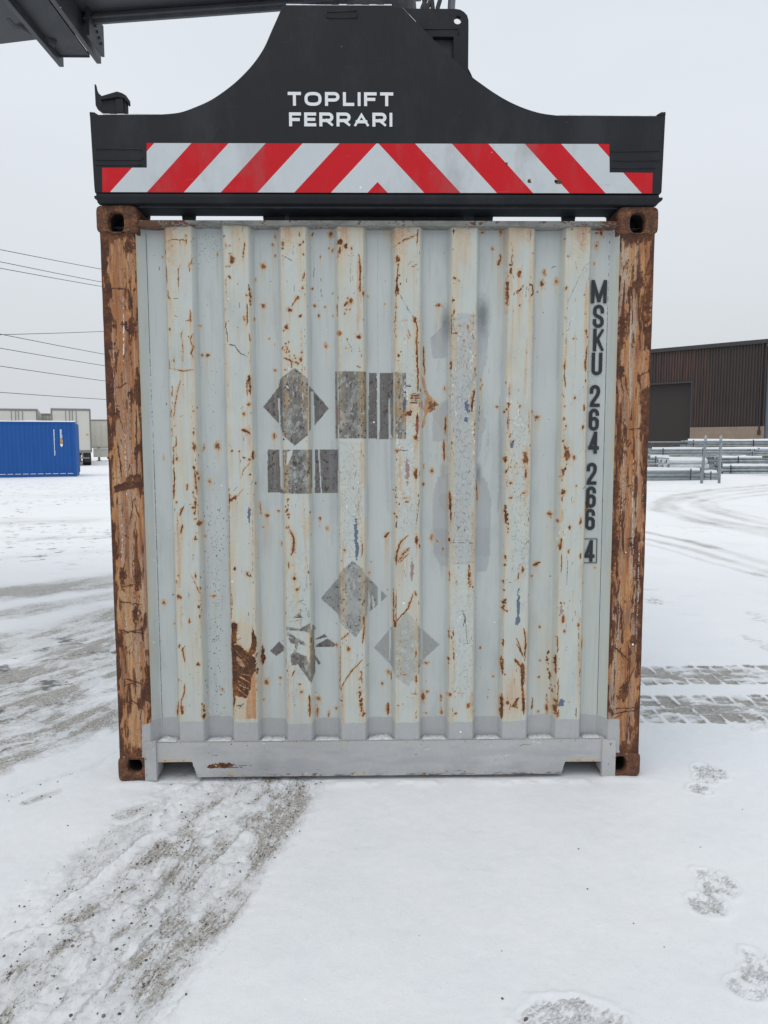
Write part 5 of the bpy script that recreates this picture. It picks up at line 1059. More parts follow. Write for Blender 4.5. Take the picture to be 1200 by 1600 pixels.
# main churned wheel path running out from under the container to the lower left
band([(470,1100),(405,1222),(300,1370),(120,1600),(-60,1800)], .50, .36, .32, .006, .07, clod=1.0)
band([(330,1190),(250,1262),(130,1370),(-60,1540)], .34, .22, .5, .003, .10, clod=.7)
band([(500,1150),(475,1225),(410,1320),(330,1425),(255,1500),(165,1600)], .17, .47, .9, .008, .08, clod=1.0)
band([(250,1320),(190,1385),(120,1440),(40,1510),(-60,1600)], .16, .52, .8, .006, .08, clod=1.0)
band([(400,1190),(360,1240),(315,1270)], .25, .42, .7, .003, .08, clod=.8)
band([(20,1600),(110,1520),(180,1450)], .18, .38, .7, .003, .08, clod=.8)
band([(-60,1640),(0,1560),(60,1500)], .22, .5, .7, .003, .08, clod=.8)
# left yard traffic lanes
for pts, w_, a_ in (([(-700,1010),(0,925),(120,915),(185,900),(500,870)],.75,.55),([(-700,1030),(0,958),(180,930),(420,905)],.5,.36),([(-500,1190),(0,1066),(90,1035),(185,1000),(420,930)],.55,.55),([(-500,1240),(0,1112),(100,1082),(185,1050),(420,980)],.55,.46),
                    ([(-500,1300),(0,1165),(100,1140),(186,1098),(380,1030)],.42,.46),([(-500,1130),(0,1010),(180,960)],.8,.36),([(-400,1330),(0,1192),(110,1160),(186,1120)],.16,.34),([(-500,940),(0,872),(175,860),(500,850)],.5,.20),
                    ([(-900,800),(0,778),(170,772)],3.0,.20),([(-900,850),(0,815),(120,812)],1.4,.27),([(-900,870),(0,840),(170,838)],.5,.25)):
    band(pts, w_, a_*1.22, .9, .004, .22, clod=.6)
band([(-300,1330),(0,1250),(60,1225),(150,1195),(190,1170)], .08, .12, .8, .002, .08); band([(40,1255),(90,1236)], .05, .3, .8, 0, .06); band([(190,1275),(230,1258)], .1, .30, .8, 0, .06)
# right: curved car tracks far off
for pts, w_, a_ in (([(1500,745),(1200,757),(1110,765),(1050,776),(1022,788),(1030,797),(1080,812),(1200,836),(1500,890)],.5,.42),([(1500,748),(1200,762),(1120,769),(1072,778),(1046,787),(1056,796),(1100,808),(1200,829),(1500,880)],.45,.40),
                    ([(1400,752),(1200,766),(1130,775),(1088,783),(1090,792),(1130,803),(1200,819),(1500,860)],.4,.42),([(1400,756),(1200,772),(1150,778),(1112,785),(1115,793),(1200,812)],.35,.36),([(900,815),(1010,831),(1100,852),(1200,880),(1500,950)],.22,.44),([(900,825),(1010,842),(1100,864),(1200,892),(1500,965)],.20,.40),([(900,838),(1010,850),(1120,880),(1200,900)],.12,.3),([(1010,818),(1100,826)],.2,.2),([(1010,768),(1200,764)],.8,.2)):
    band(pts, w_, a_, .6, .003, .05)
# lugged tyre print on the right (block pattern)
(_, yA0), (_, yA1) = gl(1100,1069), gl(1100,1039); (_, yB0), (_, yB1) = gl(1100,1130), gl(1100,1085)
xg0 = gl(1003,1085)[0]-1.2
for y0_, y1_, pitch, amt in ((yA0, yA1, .108, 1.0), (yB0, yB1, .116, .88)):
    a, b = np.searchsorted(xs_, (xg0, 4.5)); c, d_ = np.searchsorted(ys_, (y0_-.05, y1_+.05)); w = (slice(c, d_), slice(a, b)); X, Y = GX[w]+wob2[w]*.02, GY[w]+wob2[w]*.02
    v_ = (Y-y0_)/(y1_-y0_); row = (v_ > .5).astype(float); vv = np.where(row > 0, (1-v_)*2, v_*2)      # 0 outer edge, 1 centre line
    ph = (X+row*pitch*.42+(1-vv)*.006*np.where(row > 0, -1, 1))/pitch; fr_ = ph-np.floor(ph)
    gap = .17+.10*sst(.5, .0, vv)+.10*(fbm(X/.25, Y/.25, 153, 3)-.5); lug = sst(gap*.5-.03, gap*.5+.03, fr_)*sst(1-gap*.5+.03, 1-gap*.5-.03, fr_)
    core = sst(.55, .70, vv)*.95*sst(.34, .46, fbm(X/.09, Y/.05, 151, 3))
    m_ = np.maximum(lug*sst(0, .08, vv+(fbm(X/.03, Y/.03, 155, 3)-.5)*.25), core)*((v_ > 0) & (v_ < 1))*(.30+.75*sst(.36, .58, fbm(X/.14, Y/.07, 163, 4)))
    DIRT[w] = np.maximum(DIRT[w], amt*m_); HT[w] -= .010*m_; FU[w] = np.where(m_ > .02, X, FU[w]); FV[w] = np.where(m_ > .02, Y*2.5+3, FV[w]); CLOD[w] = np.maximum(CLOD[w], .25*m_)
# footprints and scuffs
def scuff(px, py, rx_, ry_, amt, ang=0.0, dep=.008):
    x, y = gl(px, py); x2, _ = gl(px+rx_, py); _, y2 = gl(px, py-ry_); ax_ = abs(x2-x); ay_ = abs(y2-y)
    a, b = np.searchsorted(xs_, (x-.6, x+.6)); c, d_ = np.searchsorted(ys_, (y-.8, y+.8)); w = (slice(c, d_), slice(a, b)); X, Y = GX[w]-x, GY[w]-y
    ca, sa = math.cos(ang), math.sin(ang); X, Y = X*ca+Y*sa, -X*sa+Y*ca
    r = np.sqrt((X/ax_)**2+(Y/ay_)**2)+wob2[w]*.7; k_ = sst(1.12, .88, r)
    lug_ = .30+.70*sst(.35, .55, .5+.5*np.sin((Y*.9+X*.55+.012*np.sin(X*160))*2*math.pi/.021))*sst(.30, .50, fbm(X/.02+px, Y/.02, 157, 3)); rim_ = sst(.30, .55, fbm(X/.05+py, Y/.05, 159, 3)); k_ = k_*(.35+.65*rim_)
    DIRT[w] = np.maximum(DIRT[w], amt*k_*lug_); HT[w] += -dep*k_*(.6+.4*lug_)+.006*np.exp(-((r-1.15)/.12)**2); CLOD[w] = np.maximum(CLOD[w], .8*k_)
for a in ((1120,1379,25,22,.40,.3,.006),(1113,1397,17,13,.34,.3,.005),(1105,1413,23,18,.40,.3,.006),(1109,1205,21,11,.34,.2,.005),(1103,1217,15,8,.28,.2,.004),(1096,1234,17,9,.34,.2,.005),(1188,1502,20,24,.26,0,.004),(1182,1525,20,16,.26,.2,.004),(1170,1545,27,20,.36,.3,.005),(890,1592,78,38,.32,0,.006),(1018,938,17,5,.6),(1195,968,16,6,.45),(1200,1010,14,20,.32),(1180,960,14,4,.35),(1190,1130,30,10,.30,0,.003),(1170,1138,18,5,.3,0,.002),(940,1605,40,20,.28,0,.004)): scuff(*a)
# general relief: soft hummocks, churned clods, wind grain
near = np.exp(-np.maximum(0, GY-CAM[1]-3)/9)
HT += (fbm(GX/1.8, GY/1.8, 111, 3)-.5)*.035*sst(1.6, 3.5, np.hypot(GX*.8, GY-1.0)) + (fbm(GX/.28, GY/.28, 113, 3)-.5)*.012*near + (fbm(GX/.05, GY/.05, 117, 2)-.5)*.0034*near + (fbm(GX/.9, GY/.4, 115, 3)-.5)*.014*near*sst(-.1, -.5, GY)
HT += CLOD*(fbm(GX/.022, GY/.022, 123, 2)-.5)*.010*near
HT += CLOD*((fbm(FU/.11, FV/.055, 119, 4)-.5)*.026+(fbm(FU/.03, FV/.018, 121, 3)-.5)*.017)*near
under = sst(1.30, 1.18, np.abs(GX))*sst(-.02, .03, GY)*sst(CLEN+.1, CLEN, GY); HT = HT*(1-.8*under)-.002
HT += (.010*np.exp(-((GY+.035)/.028)**2)*sst(.99, .94, np.abs(GX))*sst(.35, .65, fbm(GX/.09, GY/.09, 127, 4)))   # snow nudged up in front of the sill
for sx in (-1, 1):                                       # small drift pressed up by the lower castings
    HT += .011*np.exp(-(((GX-sx*1.13)/.12)**2+((GY+.02)/.035)**2))
DIRT += (sst(.60, .74, fbm(GX/.5, GY/1.2, 131, 4))*.16*sst(2, 8, GY-CAM[1])).astype(np.float32)*sst(60, 25, GY)
dist_ = np.hypot(GX-CAM[0], GY-CAM[1]); fade = sst(9, 5, dist_)
pat = fbm(FU/.30, FV/.09, 141, 5); pat2 = fbm(FU/.05, FV/.030, 143, 4)
DIRT = (DIRT*(1+fade*(-.45+.80*sst(.36, .62, pat)))*(1+fade*(-.25+.4*sst(.38, .58, pat2)))*(1-(1-fade)*.35*sst(.45, .62, fbm(FU/1.6, FV/.35, 147, 4)))).astype(np.float32)
TUFT[:] = (sst(3.4, 6, dist_)*sst(40, 22, dist_)*sst(-1.3, -2.2, GX)+.25*sst(5, 9, dist_)*sst(45, 22, dist_)*sst(0, 2, GX))*sst(.42, .62, fbm(GX/3.5, GY/2.2, 161, 3))
t = NT('packed_snow')
at = t.attr('ground_wear'); fl = t.attrv('flow')
n_f = t.noise(1.0, 8, .78, t.mapv(fl, (18, 34, 1))); n_s = t.noise(1.0, 6, .75, t.mapv(fl, (75, 130, 1))); n_l = t.noise(1.0, 4, .6, t.mapv(fl, (38, 60, 1), (3, 1, 0)))
g_ = t.noise(420, 3, .7); g2 = t.noise(150, 4, .7)
snow = t.ramp(t.math('MULTIPLY_ADD', t.noise(2.5, 4, .55), .6, t.math('MULTIPLY', t.noise(22, 5, .6), .4)), [(.32, (0.68, 0.705, 0.735)), (.5, (0.72, 0.74, 0.765)), (.7, (0.755, 0.77, 0.79))])
Px, Py, Pz = t.sep(t.obj); far_bright = t.math('MAXIMUM', t.sstep(Py, .2, 9.0), t.math('MULTIPLY', t.sstep(Px, .9, 2.6), .45)); snow = t.mix(t.math('MULTIPLY', far_bright, t.sstep(t.noise(.5, 3), .2, .6, .7, 1.0)), snow, (0.84, 0.855, 0.87))  # far and right-hand snow paler: brightening at grazing view painted into the colour
snow = t.mix(t.sstep(t.noise(60, 5, .75), .56, .72, 0, .32), snow, (0.52, 0.535, 0.56)); snow = t.mix(t.sstep(t.noise(190, 3, .6), .70, .76, 0, .35), snow, (0.40, 0.41, 0.43))
dd = at[0]; on = t.sstep(dd, .03, .18)
n_k = t.noise(1.0, 5, .7, t.mapv(fl, (3.5, 85, 1), (0, 5, 0))); thr = t.math('MULTIPLY_ADD', n_f, .27, t.math('MULTIPLY_ADD', n_k, .30, t.math('MULTIPLY_ADD', n_s, .28, t.math('MULTIPLY', g2, .15))))
df = t.math('MULTIPLY', t.sstep(t.math('ADD', thr, t.math('MULTIPLY', t.math('MINIMUM', dd, .56), .27)), .585, .665), on)
lump = t.sstep(n_l, .50, .60, 0, .8); df = t.math('MULTIPLY', df, t.math('SUBTRACT', 1.0, t.math('MULTIPLY', lump, t.sstep(dd, 1.1, .3))))
soil = t.ramp(t.math('MULTIPLY_ADD', g2, .55, t.math('MULTIPLY', g_, .45)), [(.36, (0.075, 0.063, 0.052)), (.43, (0.24, 0.21, 0.175)), (.50, (0.42, 0.385, 0.335)), (.59, (0.60, 0.58, 0.55))])
c = t.mix(t.math('MULTIPLY', t.math('MULTIPLY', dd, on), .42, clamp=True), snow, (0.50, 0.475, 0.44))
c = t.mix(t.math('MULTIPLY', df, .9), c, soil)
dk = t.math('MULTIPLY', t.sstep(t.math('ADD', t.math('MULTIPLY_ADD', n_s, .5, t.math('MULTIPLY', g2, .5)), t.math('MULTIPLY', t.math('MINIMUM', dd, .6), .17)), .62, .665), t.sstep(dd, .10, .35))
c = t.mix(t.math('MULTIPLY', dk, .85), c, (0.05, 0.044, 0.04))
tf = t.math('MULTIPLY', t.sstep(t.noise(1.0, 6, .72, t.mapv(t.obj, (3.2, 4.5, 1), rot=(0, 0, -.35))), .565, .63), t.sstep(at[2], .05, .5)); c = t.mix(t.math('MULTIPLY', tf, .85), c, (0.10, 0.095, 0.095))
hh = t.math('MULTIPLY_ADD', n_s, .8, t.math('MULTIPLY', g2, .5)); hh = t.math('MULTIPLY_ADD', n_l, .9, hh); hh = t.math('MULTIPLY', hh, t.sstep(dd, .04, .35)); hh = t.math('ADD', hh, t.math('MULTIPLY', t.math('MULTIPLY_ADD', t.noise(35, 6, .75), .8, t.math('MULTIPLY', g2, .4)), t.sstep(dd, 0, .3, .34, .2))); hh = t.math('MULTIPLY_ADD', df, -.4, hh)
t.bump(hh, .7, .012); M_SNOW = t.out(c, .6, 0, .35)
ny, nx = GX.shape; co = np.stack([GX, GY, HT], -1).reshape(-1, 3).astype(np.float32); idx = np.arange(ny*nx).reshape(ny, nx)
q = np.stack([idx[:-1,:-1], idx[:-1,1:], idx[1:,1:], idx[1:,:-1]], -1).reshape(-1, 4)
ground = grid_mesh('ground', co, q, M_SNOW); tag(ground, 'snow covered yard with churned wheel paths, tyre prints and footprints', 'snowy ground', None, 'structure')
a = ground.data.attributes.new('ground_wear', 'FLOAT_COLOR', 'POINT'); a.data.foreach_set('color', np.stack([DIRT.ravel(), CLOD.ravel(), TUFT.ravel(), np.ones(ny*nx)], -1).astype(np.float32).ravel())
a = ground.data.attributes.new('flow', 'FLOAT_VECTOR', 'POINT'); a.data.foreach_set('vector', np.stack([FU.ravel(), FV.ravel(), np.zeros(ny*nx)], -1).astype(np.float32).ravel())
def gh(x, y):
    i = min(max(np.searchsorted(xs_, x), 1), nx-1); j = min(max(np.searchsorted(ys_, y), 1), ny-1); return float(HT[j, i]), float(DIRT[j, i])
# loose gravel in the wheel paths
t = NT('wet_gravel'); n0 = t.noise(35, 3); M_GRAV = t.out(t.ramp(n0, [(.3, (0.04, 0.036, 0.034)), (.5, (0.11, 0.10, 0.09)), (.7, (0.24, 0.22, 0.2))]), .6)
gb = MB(); cnt = 0
_ico = [(0,0,1),(.89,0,.45),(.28,.85,.45),(-.72,.53,.45),(-.72,-.53,.45),(.28,-.85,.45),(.72,-.53,-.45),(.72,.53,-.45),(-.28,.85,-.45),(-.89,0,-.45),(-.28,-.85,-.45),(0,0,-1)]
_icf = [(0,1,2),(0,2,3),(0,3,4),(0,4,5),(0,5,1),(1,7,2),(2,8,3),(3,9,4),(4,10,5),(5,6,1),(1,6,7),(2,7,8),(3,8,9),(4,9,10),(5,10,6),(11,7,6),(11,8,7),(11,9,8),(11,10,9),(11,6,10)]
def stone(x, y, r, z=None):
    h_ = gh(x, y)[0] if z is None else z; s_ = (rng.uniform(.7, 1.4), rng.uniform(.7, 1.3), rng.uniform(.5, .9)); a_ = rng.uniform(0, 6.28); ca, sa = math.cos(a_), math.sin(a_)
    v = []
    for (p0, p1, p2) in _ico:
        k_ = rng.uniform(.75, 1.15)*r; X, Y = p0*s_[0]*k_, p1*s_[1]*k_; v.append((x+X*ca-Y*sa, y+X*sa+Y*ca, h_+r*.25+p2*s_[2]*k_))
    gb.add(v, _icf)
tries = 0
while cnt < 2200 and tries < 60000:
    tries += 1; x = rng.uniform(-2.6, .3); y = rng.uniform(-1.75, .1)
    h_, dd_ = gh(x, y)
    if rng.random() < dd_*1.3-.08: stone(x, y, (.0011+.0042*rng.random()**5)); cnt += 1
for (px, py, r_) in ((918,1388,4),(785,1560,5),(822,1592,8),(120,1389+0,4),(246,1316,7),(148,1497,6),(122,1475,5),(38,1417,5),(108,1387,4),(78,1457,5),(224,1532,5),(125,1400,4),(106,1290,4),(904,1328,5),(990,1442,3),(1038,1478,3),(655,1461,2),(784,1487,2),(1094,1326,3),(246,1317,6),(30,1416,4),(1160,1265,3),(40,1375,3),(205,1435,6)):
    x, y = gl(px, py); stone(x, y, r_*.0009)
gravel = gb.build('gravel', M_GRAV); tag(gravel, 'dark loose gravel scattered in the churned snow', 'gravel', None, 'stuff')
# falling snow
t = NT('snowflake'); n0 = t.noise(5); M_FLAKE = t.out(t.ramp(n0, [(.3, (.85, .87, .9)), (.7, (.92, .93, .95))]), .8)
fb = MB()
for i in range(330):
    x, y, z = rng.uniform(-2.2, 2.2), rng.uniform(-2.5, -.06), rng.uniform(.5, 4.2); r_ = rng.uniform(.0007, .0017)
    if (abs(x) < .45 and z > 2.2) or x > .6: continue       # a lull in the flurry before the lettering
    fb.add([(x+p0*r_, y+p1*r_, z+p2*r_) for p0, p1, p2 in _ico], _icf)
flk = fb.build('falling_snow', M_FLAKE); tag(flk, 'sparse small snowflakes drifting in the air before the container', 'falling snow', None, 'stuff')

# ================================================================== BLUE CONTAINER (left background)
t = NT('blue_container_paint'); a = t.noise(1.2, 4, .6); st_ = t.noise(1.0, 5, .6, t.mapv(t.obj, (9, 9, .6)))
c = t.ramp(t.math('MULTIPLY_ADD', a, .5, t.math('MULTIPLY', st_, .5)), [(.3, (0.004, 0.075, 0.295)), (.7, (0.007, 0.098, 0.365))]); M_BLUE = t.out(c, .5, 0, .4)
cx, cyy = gl(121.0, 744.8); ang = R(18)
blue = empty('blue_container', (cx, cyy, 0), 'bright blue shipping container lying on the snow before the white trailers', 'shipping container', None, ang)
BL, BH, BWd = 6.06, 2.59, 2.44
v = []; f = []; x = -.12; pts = []
while x > -BL+.14:
    for dx, dy in ((.07,.0),(.02,.036),(.07,.036),(.02,.0)): pts.append((x, dy+.012)); x -= dx
v = []
for (xx, yy_) in pts: v += [(xx, yy_, .16), (xx, yy_, BH-.08)]
f = [(2*i+2, 2*i, 2*i+1, 2*i+3) for i in range(len(pts)-1)]
MB().add(v, f).build('side_panel', M_BLUE, blue)
b = MB(); b.box(-BL+.05, -.05, .06, BWd-.02, .02, BH-.05); b.build('body', M_BLUE, blue)
for xx in (-BL, -.14): b = MB(); b.box(xx, xx+.14, 0, .13, 0, BH); b.build('corner_post', M_BLUE, blue, bevel=.01)
b = MB(); b.box(-BL+.141, -.141, .004, .07, .02, .158); b.build('bottom_rail', M_BLUE, blue)
b = MB(); b.box(-BL+.141, -.141, .004, .07, BH-.078, BH-.005); b.build('top_rail', M_BLUE, blue)
v = []; f = []; y = .13; pts = []
while y < BWd-.2:
    for dy, dx in ((.1,0),(.02,.04),(.1,.04),(.02,0)): pts.append((y, -dx-.006)); y += dy
for (yy_, xx) in pts: v += [(xx, yy_, .16), (xx, yy_, BH-.08)]
MB().add(v, [(2*i, 2*i+2, 2*i+3, 2*i+1) for i in range(len(pts)-1)]).build('end_panel', M_BLUE, blue)
b = MB()
for k_ in range(18): xx = -BL+.2+k_*.32; b.box(xx, xx+.24, -.012, .003, .150, .172)
b.build('rail_snow', M_SNOWCAP, blue)
n_ = 40; v = []; f = []
for i in range(n_+1):
    xx = -BL+BL*i/n_; h_ = .03+.03*float(vnoise(np.array(xx*3.), np.array(1.)))
    v += [(xx, -.01, BH-.004), (xx, .03, BH+h_), (xx, BWd, BH+h_)]
f = [q_ for i in range(n_) for q_ in ((3*i, 3*i+3, 3*i+4, 3*i+1), (3*i+1, 3*i+4, 3*i+5, 3*i+2))]
MB().add(v, f).build('roof_snow', M_SNOWCAP, blue)
M_YEL = simple('yellow_label', (.55, .33, .05), .5)
def glyph_strip(x, n, step, wmin, wmax):                     # a column of tiny characters too far away to read, as one ragged strip
    l_ = [(x, BH-.36)]; r2 = []
    for k_ in range(n):
        z = BH-.36-k_*step; w_ = rng.uniform(wmin, wmax); r2 += [(x+w_, z), (x+w_, z-step*.62), (x+.012, z-step*.66), (x+.012, z-step*.98)]
    b = MB(); b.prism_y(r2+[(x, BH-.36-n*step), (x, BH-.36)], .008, .0105); return b
glyph_strip(-.96, 26, .047, .03, .055).build('vertical_marking', M_WHITE, blue)
b = glyph_strip(-.68, 12, .036, .06, .10)
b.build('vertical_marking', M_WHITE, blue); b = MB(); b.prism_y([(-.69, BH-1.02), (-.58, BH-1.02), (-.58, BH-1.12), (-.635, BH-1.19), (-.69, BH-1.12)], .008, .0105); b.build('white_plate', M_WHITE, blue)
b = MB(); b.box(-.69, -.57, .008, .0105, BH-.98, BH-.82); b.build('yellow_label', M_YEL, blue)

# ================================================================== TRAILERS
M_TRL = simple('trailer_white', (.60, .585, .53), .5, var=.05, scale=.8); M_TRLF = simple('trailer_frame_steel', (.22, .21, .2), .5); M_TYRE = simple('tyre_rubber', (.018, .018, .02), .8); M_CHAS = simple('chassis_dark', (.04, .04, .042), .7)
M_GALV0 = simple('galvanised_trim', (.35, .37, .38), .45, .6, var=.2)
def trailer(loc, rz, label, length=13.6, H=4.0, group='white trailers parked behind the blue container'):
    r_ = empty('semi_trailer', loc, label, 'trailer', group, rz); z0_ = 1.05; w2 = 1.29
    b = MB(); b.box(-w2, w2, .05, length, z0_, H); b.build('box_body', M_TRL, r_, bevel=.02)
    b = MB(); b.box(-w2-.005, -w2+.09, -.01, .049, z0_-.12, H+.01); b.box(w2-.09, w2+.005, -.01, .049, z0_-.12, H+.01); b.box(-w2+.091, w2-.091, -.01, .049, H-.12, H+.01); b.box(-w2+.091, w2-.091, -.01, .049, z0_-.14, z0_+.04); b.build('rear_frame', M_TRLF, r_)
    for s_ in (-1, 1):
        b = MB(); x0_, x1_ = sorted((s_*.012, s_*(w2-.1))); b.box(x0_, x1_, .015, .048, z0_+.05, H-.13); d_ = b.build('door', M_TRL, r_, bevel=.004)
        for xx in (.10, .34):
            b = MB(); b.tube([(s_*xx, -.005, z0_+.06), (s_*xx, -.005, H-.14)], .022, 8); b.build('lock_rod', M_TRLF, d_, True)
        b = MB(); b.box(*sorted((s_*(w2-.35), s_*(w2-.20))), .008, .0145, z0_+1.1, z0_+1.2); b.build('door_plate', M_YEL if s_ > 0 else M_TRLF, d_)
    b = MB(); b.box(-1.1, 1.1, -.03, .05, .50, .60); b.box(-.7, -.6, -.02, .04, .60, z0_-.141); b.box(.6, .7, -.02, .04, .60, z0_-.141); b.build('underride_bar', M_TRLF, r_)
    b = MB(); b.box(-.6, -.45, .1, length-.5, .75, z0_-.01); b.box(.45, .6, .1, length-.5, .75, z0_-.01); b.build('chassis', M_CHAS, r_)
    for y_ in (1.4, 2.7):
        for s_ in (-1, 1):
            b = MB(); b.tube([(s_*.72, y_, .5), (s_*.75, y_, .5), (s_*1.22, y_, .5), (s_*1.25, y_, .5)], [.42, .5, .5, .42], 20); wh = b.build('wheel', M_TYRE, r_)
            b = MB(); b.tube([(s_*1.2, y_, .5), (s_*1.256, y_, .5)], .26, 16); b.build('rim', M_GALV0, wh)
    for s_ in (-1, 1):
        b = MB(); b.box(s_*.75-.07, s_*.75+.07, length-2.6, length-2.46, .12, z0_-.01); b.box(s_*.75-.14, s_*.75+.14, length-2.68, length-2.38, .0, .11); b.build('landing_leg', M_TRLF, r_)
        b = MB(); b.box(*sorted((s_*.75, s_*1.2)), .55, .57, .25, z0_-.02); b.build('mud_flap', M_CHAS, r_)
    b = MB(); b.box(-w2, w2, .05, length, H+.012, H+.06); b.build('roof_snow', M_SNOWCAP, r_)
    return r_
def far(px, d): return on_y(px, 700, CAM[1]+d)[0], CAM[1]+d
x, y = far(113, 52.0); trailer((x, y, 0), .40, 'white trailer with closed rear doors, its right side next to the pale side-on trailer')
x, y = far(29, 51); trailer((x, y, 0), .40, 'white box trailer with closed rear doors, cut off by the left edge of the photo', H=3.95)
x, y = far(72, 63); trailer((x, y, 0), .40, 'white trailer set back in the gap between two others', H=4.1)
# side-on trailer with ribbed wall and skirt
x, y = far(140, 66); side = empty('semi_trailer', (x, y, 0), 'pale ribbed trailer standing side-on with a low skirt, next to the rusty left corner post', 'trailer', 'white trailers parked behind the blue container')
b = MB(); b.box(0, 12.5, 0, 2.55, 1.25, 3.65); b.build('box_body', M_TRL, side, bevel=.02)
b = MB()
for k_ in range(26): b.box(.1+k_*.48, .16+k_*.48, -.03, -.001, 1.3, 3.6)
b.build('wall_rib', M_TRL, side)
b = MB(); b.box(0, 12.5, -.04, -.031, 1.18, 1.26); b.box(0, 12.5, -.04, -.031, 3.6, 3.7); b.build('edge_rail', M_TRLF, side)
b = MB(); b.box(.3, 6.0, .05, .12, .35, 1.15); b.build('side_skirt', M_TRL, side)
for xx in (1.9, 8.2, 9.5):
    b = MB(); b.tube([(xx, .15, .5), (xx, .18, .5), (xx, .6, .5)], [.42, .5, .5], 18); b.build('wheel', M_TYRE, side)
b = MB(); b.box(.6, .75, .3, .45, 0, 1.24); b.box(.5, .85, .2, .5, 0, .06); b.build('landing_leg', M_TRLF, side)

# ================================================================== WAREHOUSE (right background)
t = NT('brown_cladding'); a = t.noise(.35, 5, .6); st_ = t.noise(1.0, 5, .65, t.mapv(t.obj, (5, 5, .35)))
c = t.ramp(t.math('MULTIPLY_ADD', a, .45, t.math('MULTIPLY', st_, .55)), [(.34, (0.036, 0.029, 0.029)), (.52, (0.046, 0.035, 0.033)), (.66, (0.064, 0.044, 0.039))]); Xc = t.sep(t.obj)[0]; rz_ = t.math('MULTIPLY', t.math('MULTIPLY', t.sstep(Xc, 2.6, 5.2), t.sstep(Xc, 9.5, 6.5)), t.sstep(st_, .40, .62)); c = t.mix(t.math('MULTIPLY', rz_, .5), c, (0.11, 0.055, 0.04)); M_CLAD = t.out(c, .6, 0, .35)
t = NT('tan_block'); a = t.noise(1.4, 5, .6); br_ = t.n.new('ShaderNodeTexBrick'); t.l.new(t.mapv(t.obj, (1, 1, 1), rot=(R(90), 0, 0)), br_.inputs['Vector']); br_.inputs['Color1'].default_value = (.30, .225, .165, 1); br_.inputs['Color2'].default_value = (.33, .25, .185, 1); br_.inputs['Mortar'].default_value = (.26, .20, .155, 1); br_.inputs['Scale'].default_value = 1.0; br_.inputs['Brick Width'].default_value = .6; br_.inputs['Row Height'].default_value = .3; br_.inputs['Mortar Size'].default_value = .012
c = t.mix(t.sstep(a, .4, .7, 0, .4), br_.outputs[0], (.24, .18, .13)); M_BLOCK = t.out(t.mix(.35, c, (.16, .13, .11)), .85)
M_TRIM = simple('dark_roof_trim', (.035, .033, .036), .55); M_DOOR = simple('dark_door_steel', (.030, .022, .020), .6, var=.2, scale=2); M_BLUEGREY = simple('blue_grey_cladding', (.07, .085, .11), .6)
dR = 50.0; xR, yR = on_y(1193, 700, CAM[1]+dR)[0], CAM[1]+dR
xL, yL = on_y(1018, 700, CAM[1]+55.4)[0], CAM[1]+55.4
wa = math.atan2(yL-yR, xL-xR)
ware = empty('warehouse', (xR, yR, 0), 'dark brown corrugated metal warehouse with tan block base and open dark doorway', 'warehouse', None, wa)   # local +x runs along the wall, away to the left
def along(px):
    dx_, dy_ = math.cos(wa), math.sin(wa); rr = ray(px, 700); k_ = rr[0]/rr[1]
    return (CAM[0]+k_*(yR-CAM[1])-xR)/(dx_-k_*dy_)
def zat(px, py):
    s_ = along(px); y_ = yR+math.sin(wa)*s_; return on_y(px, py, y_)[1]
Hw = zat(1150, 540); Zb = zat(1150, 666.5); WLn = 26.0
d0, d1 = along(1077), along(1077)+4.6; zd = zat(1077, 598)
def clad(x0_, x1_, z0_, z1_, name, mat):
    v = []; x = x0_; k_ = 0; pr = ((0,0),(.08,0),(.10,.06),(.18,.06))
    pts = []
    while x < x1_-.3:
        for dx_, dy_ in pr: pts.append((x+dx_, dy_))
        x += .20
    pts.append((x1_, 0))
    for (xx, yy_) in pts: v += [(xx, yy_, z0_), (xx, yy_, z1_)]
    return MB().add(v, [(2*i, 2*i+2, 2*i+3, 2*i+1) for i in range(len(pts)-1)]).build(name, mat, ware)
# local y: +y must face the camera side; wall direction chosen so that local +y points to the viewer
clad(.12, d0, Zb, Hw, 'cladding', M_CLAD); clad(d0, d1, zd, Hw, 'cladding', M_CLAD); clad(d1, WLn, Zb, Hw, 'cladding', M_CLAD)
b = MB(); b.box(0, d0-.05, -.2, .12, 0, Zb-.01); b.box(d1+.05, WLn, -.2, .12, 0, Zb-.01); b.build('block_base', M_BLOCK, ware)
b = MB(); b.box(d0, d1, -.45, -.4, 0, zd); b.build('door', M_DOOR, ware)
b = MB()
for k_ in range(28): b.box(d0+.02, d1-.02, -.398, -.385, .1+k_*zd/28, .1+k_*zd/28+.10)
b.build('door_slat', M_DOOR, ware)
b = MB(); b.box(d0-.12, d0, -.4, .09, 0, zd); b.box(d1, d1+.12, -.4, .09, 0, zd); b.box(d0-.12, d1+.12, -.4, .09, zd+.001, zd+.12); b.build('door_frame', M_TRIM, ware)
b = MB(); b.box(-.15, WLn, -.3, .22, Hw, Hw+.28); b.build('roof_trim', M_TRIM, ware, bevel=.02)
b = MB(); b.box(0, WLn, -16, -.5, 0, Hw-.1); b.build('body', M_BLUEGREY, ware)
b = MB(); b.box(.02, .11, .0, .10, 0, Hw); b.build('corner_trim', M_CLAD, ware)
b = MB(); b.tube([(.3, .14, Hw), (.3, .14, Zb-.3)], .06, 10); b.box(.2, .4, .05, .2, Zb-.6, Zb-.3); b.build('downpipe', M_CLAD, ware)
b = MB(); b.box(-.10, -.001, -16, -.0, 0, Hw); b.build('gable_wall', M_BLUEGREY, ware)

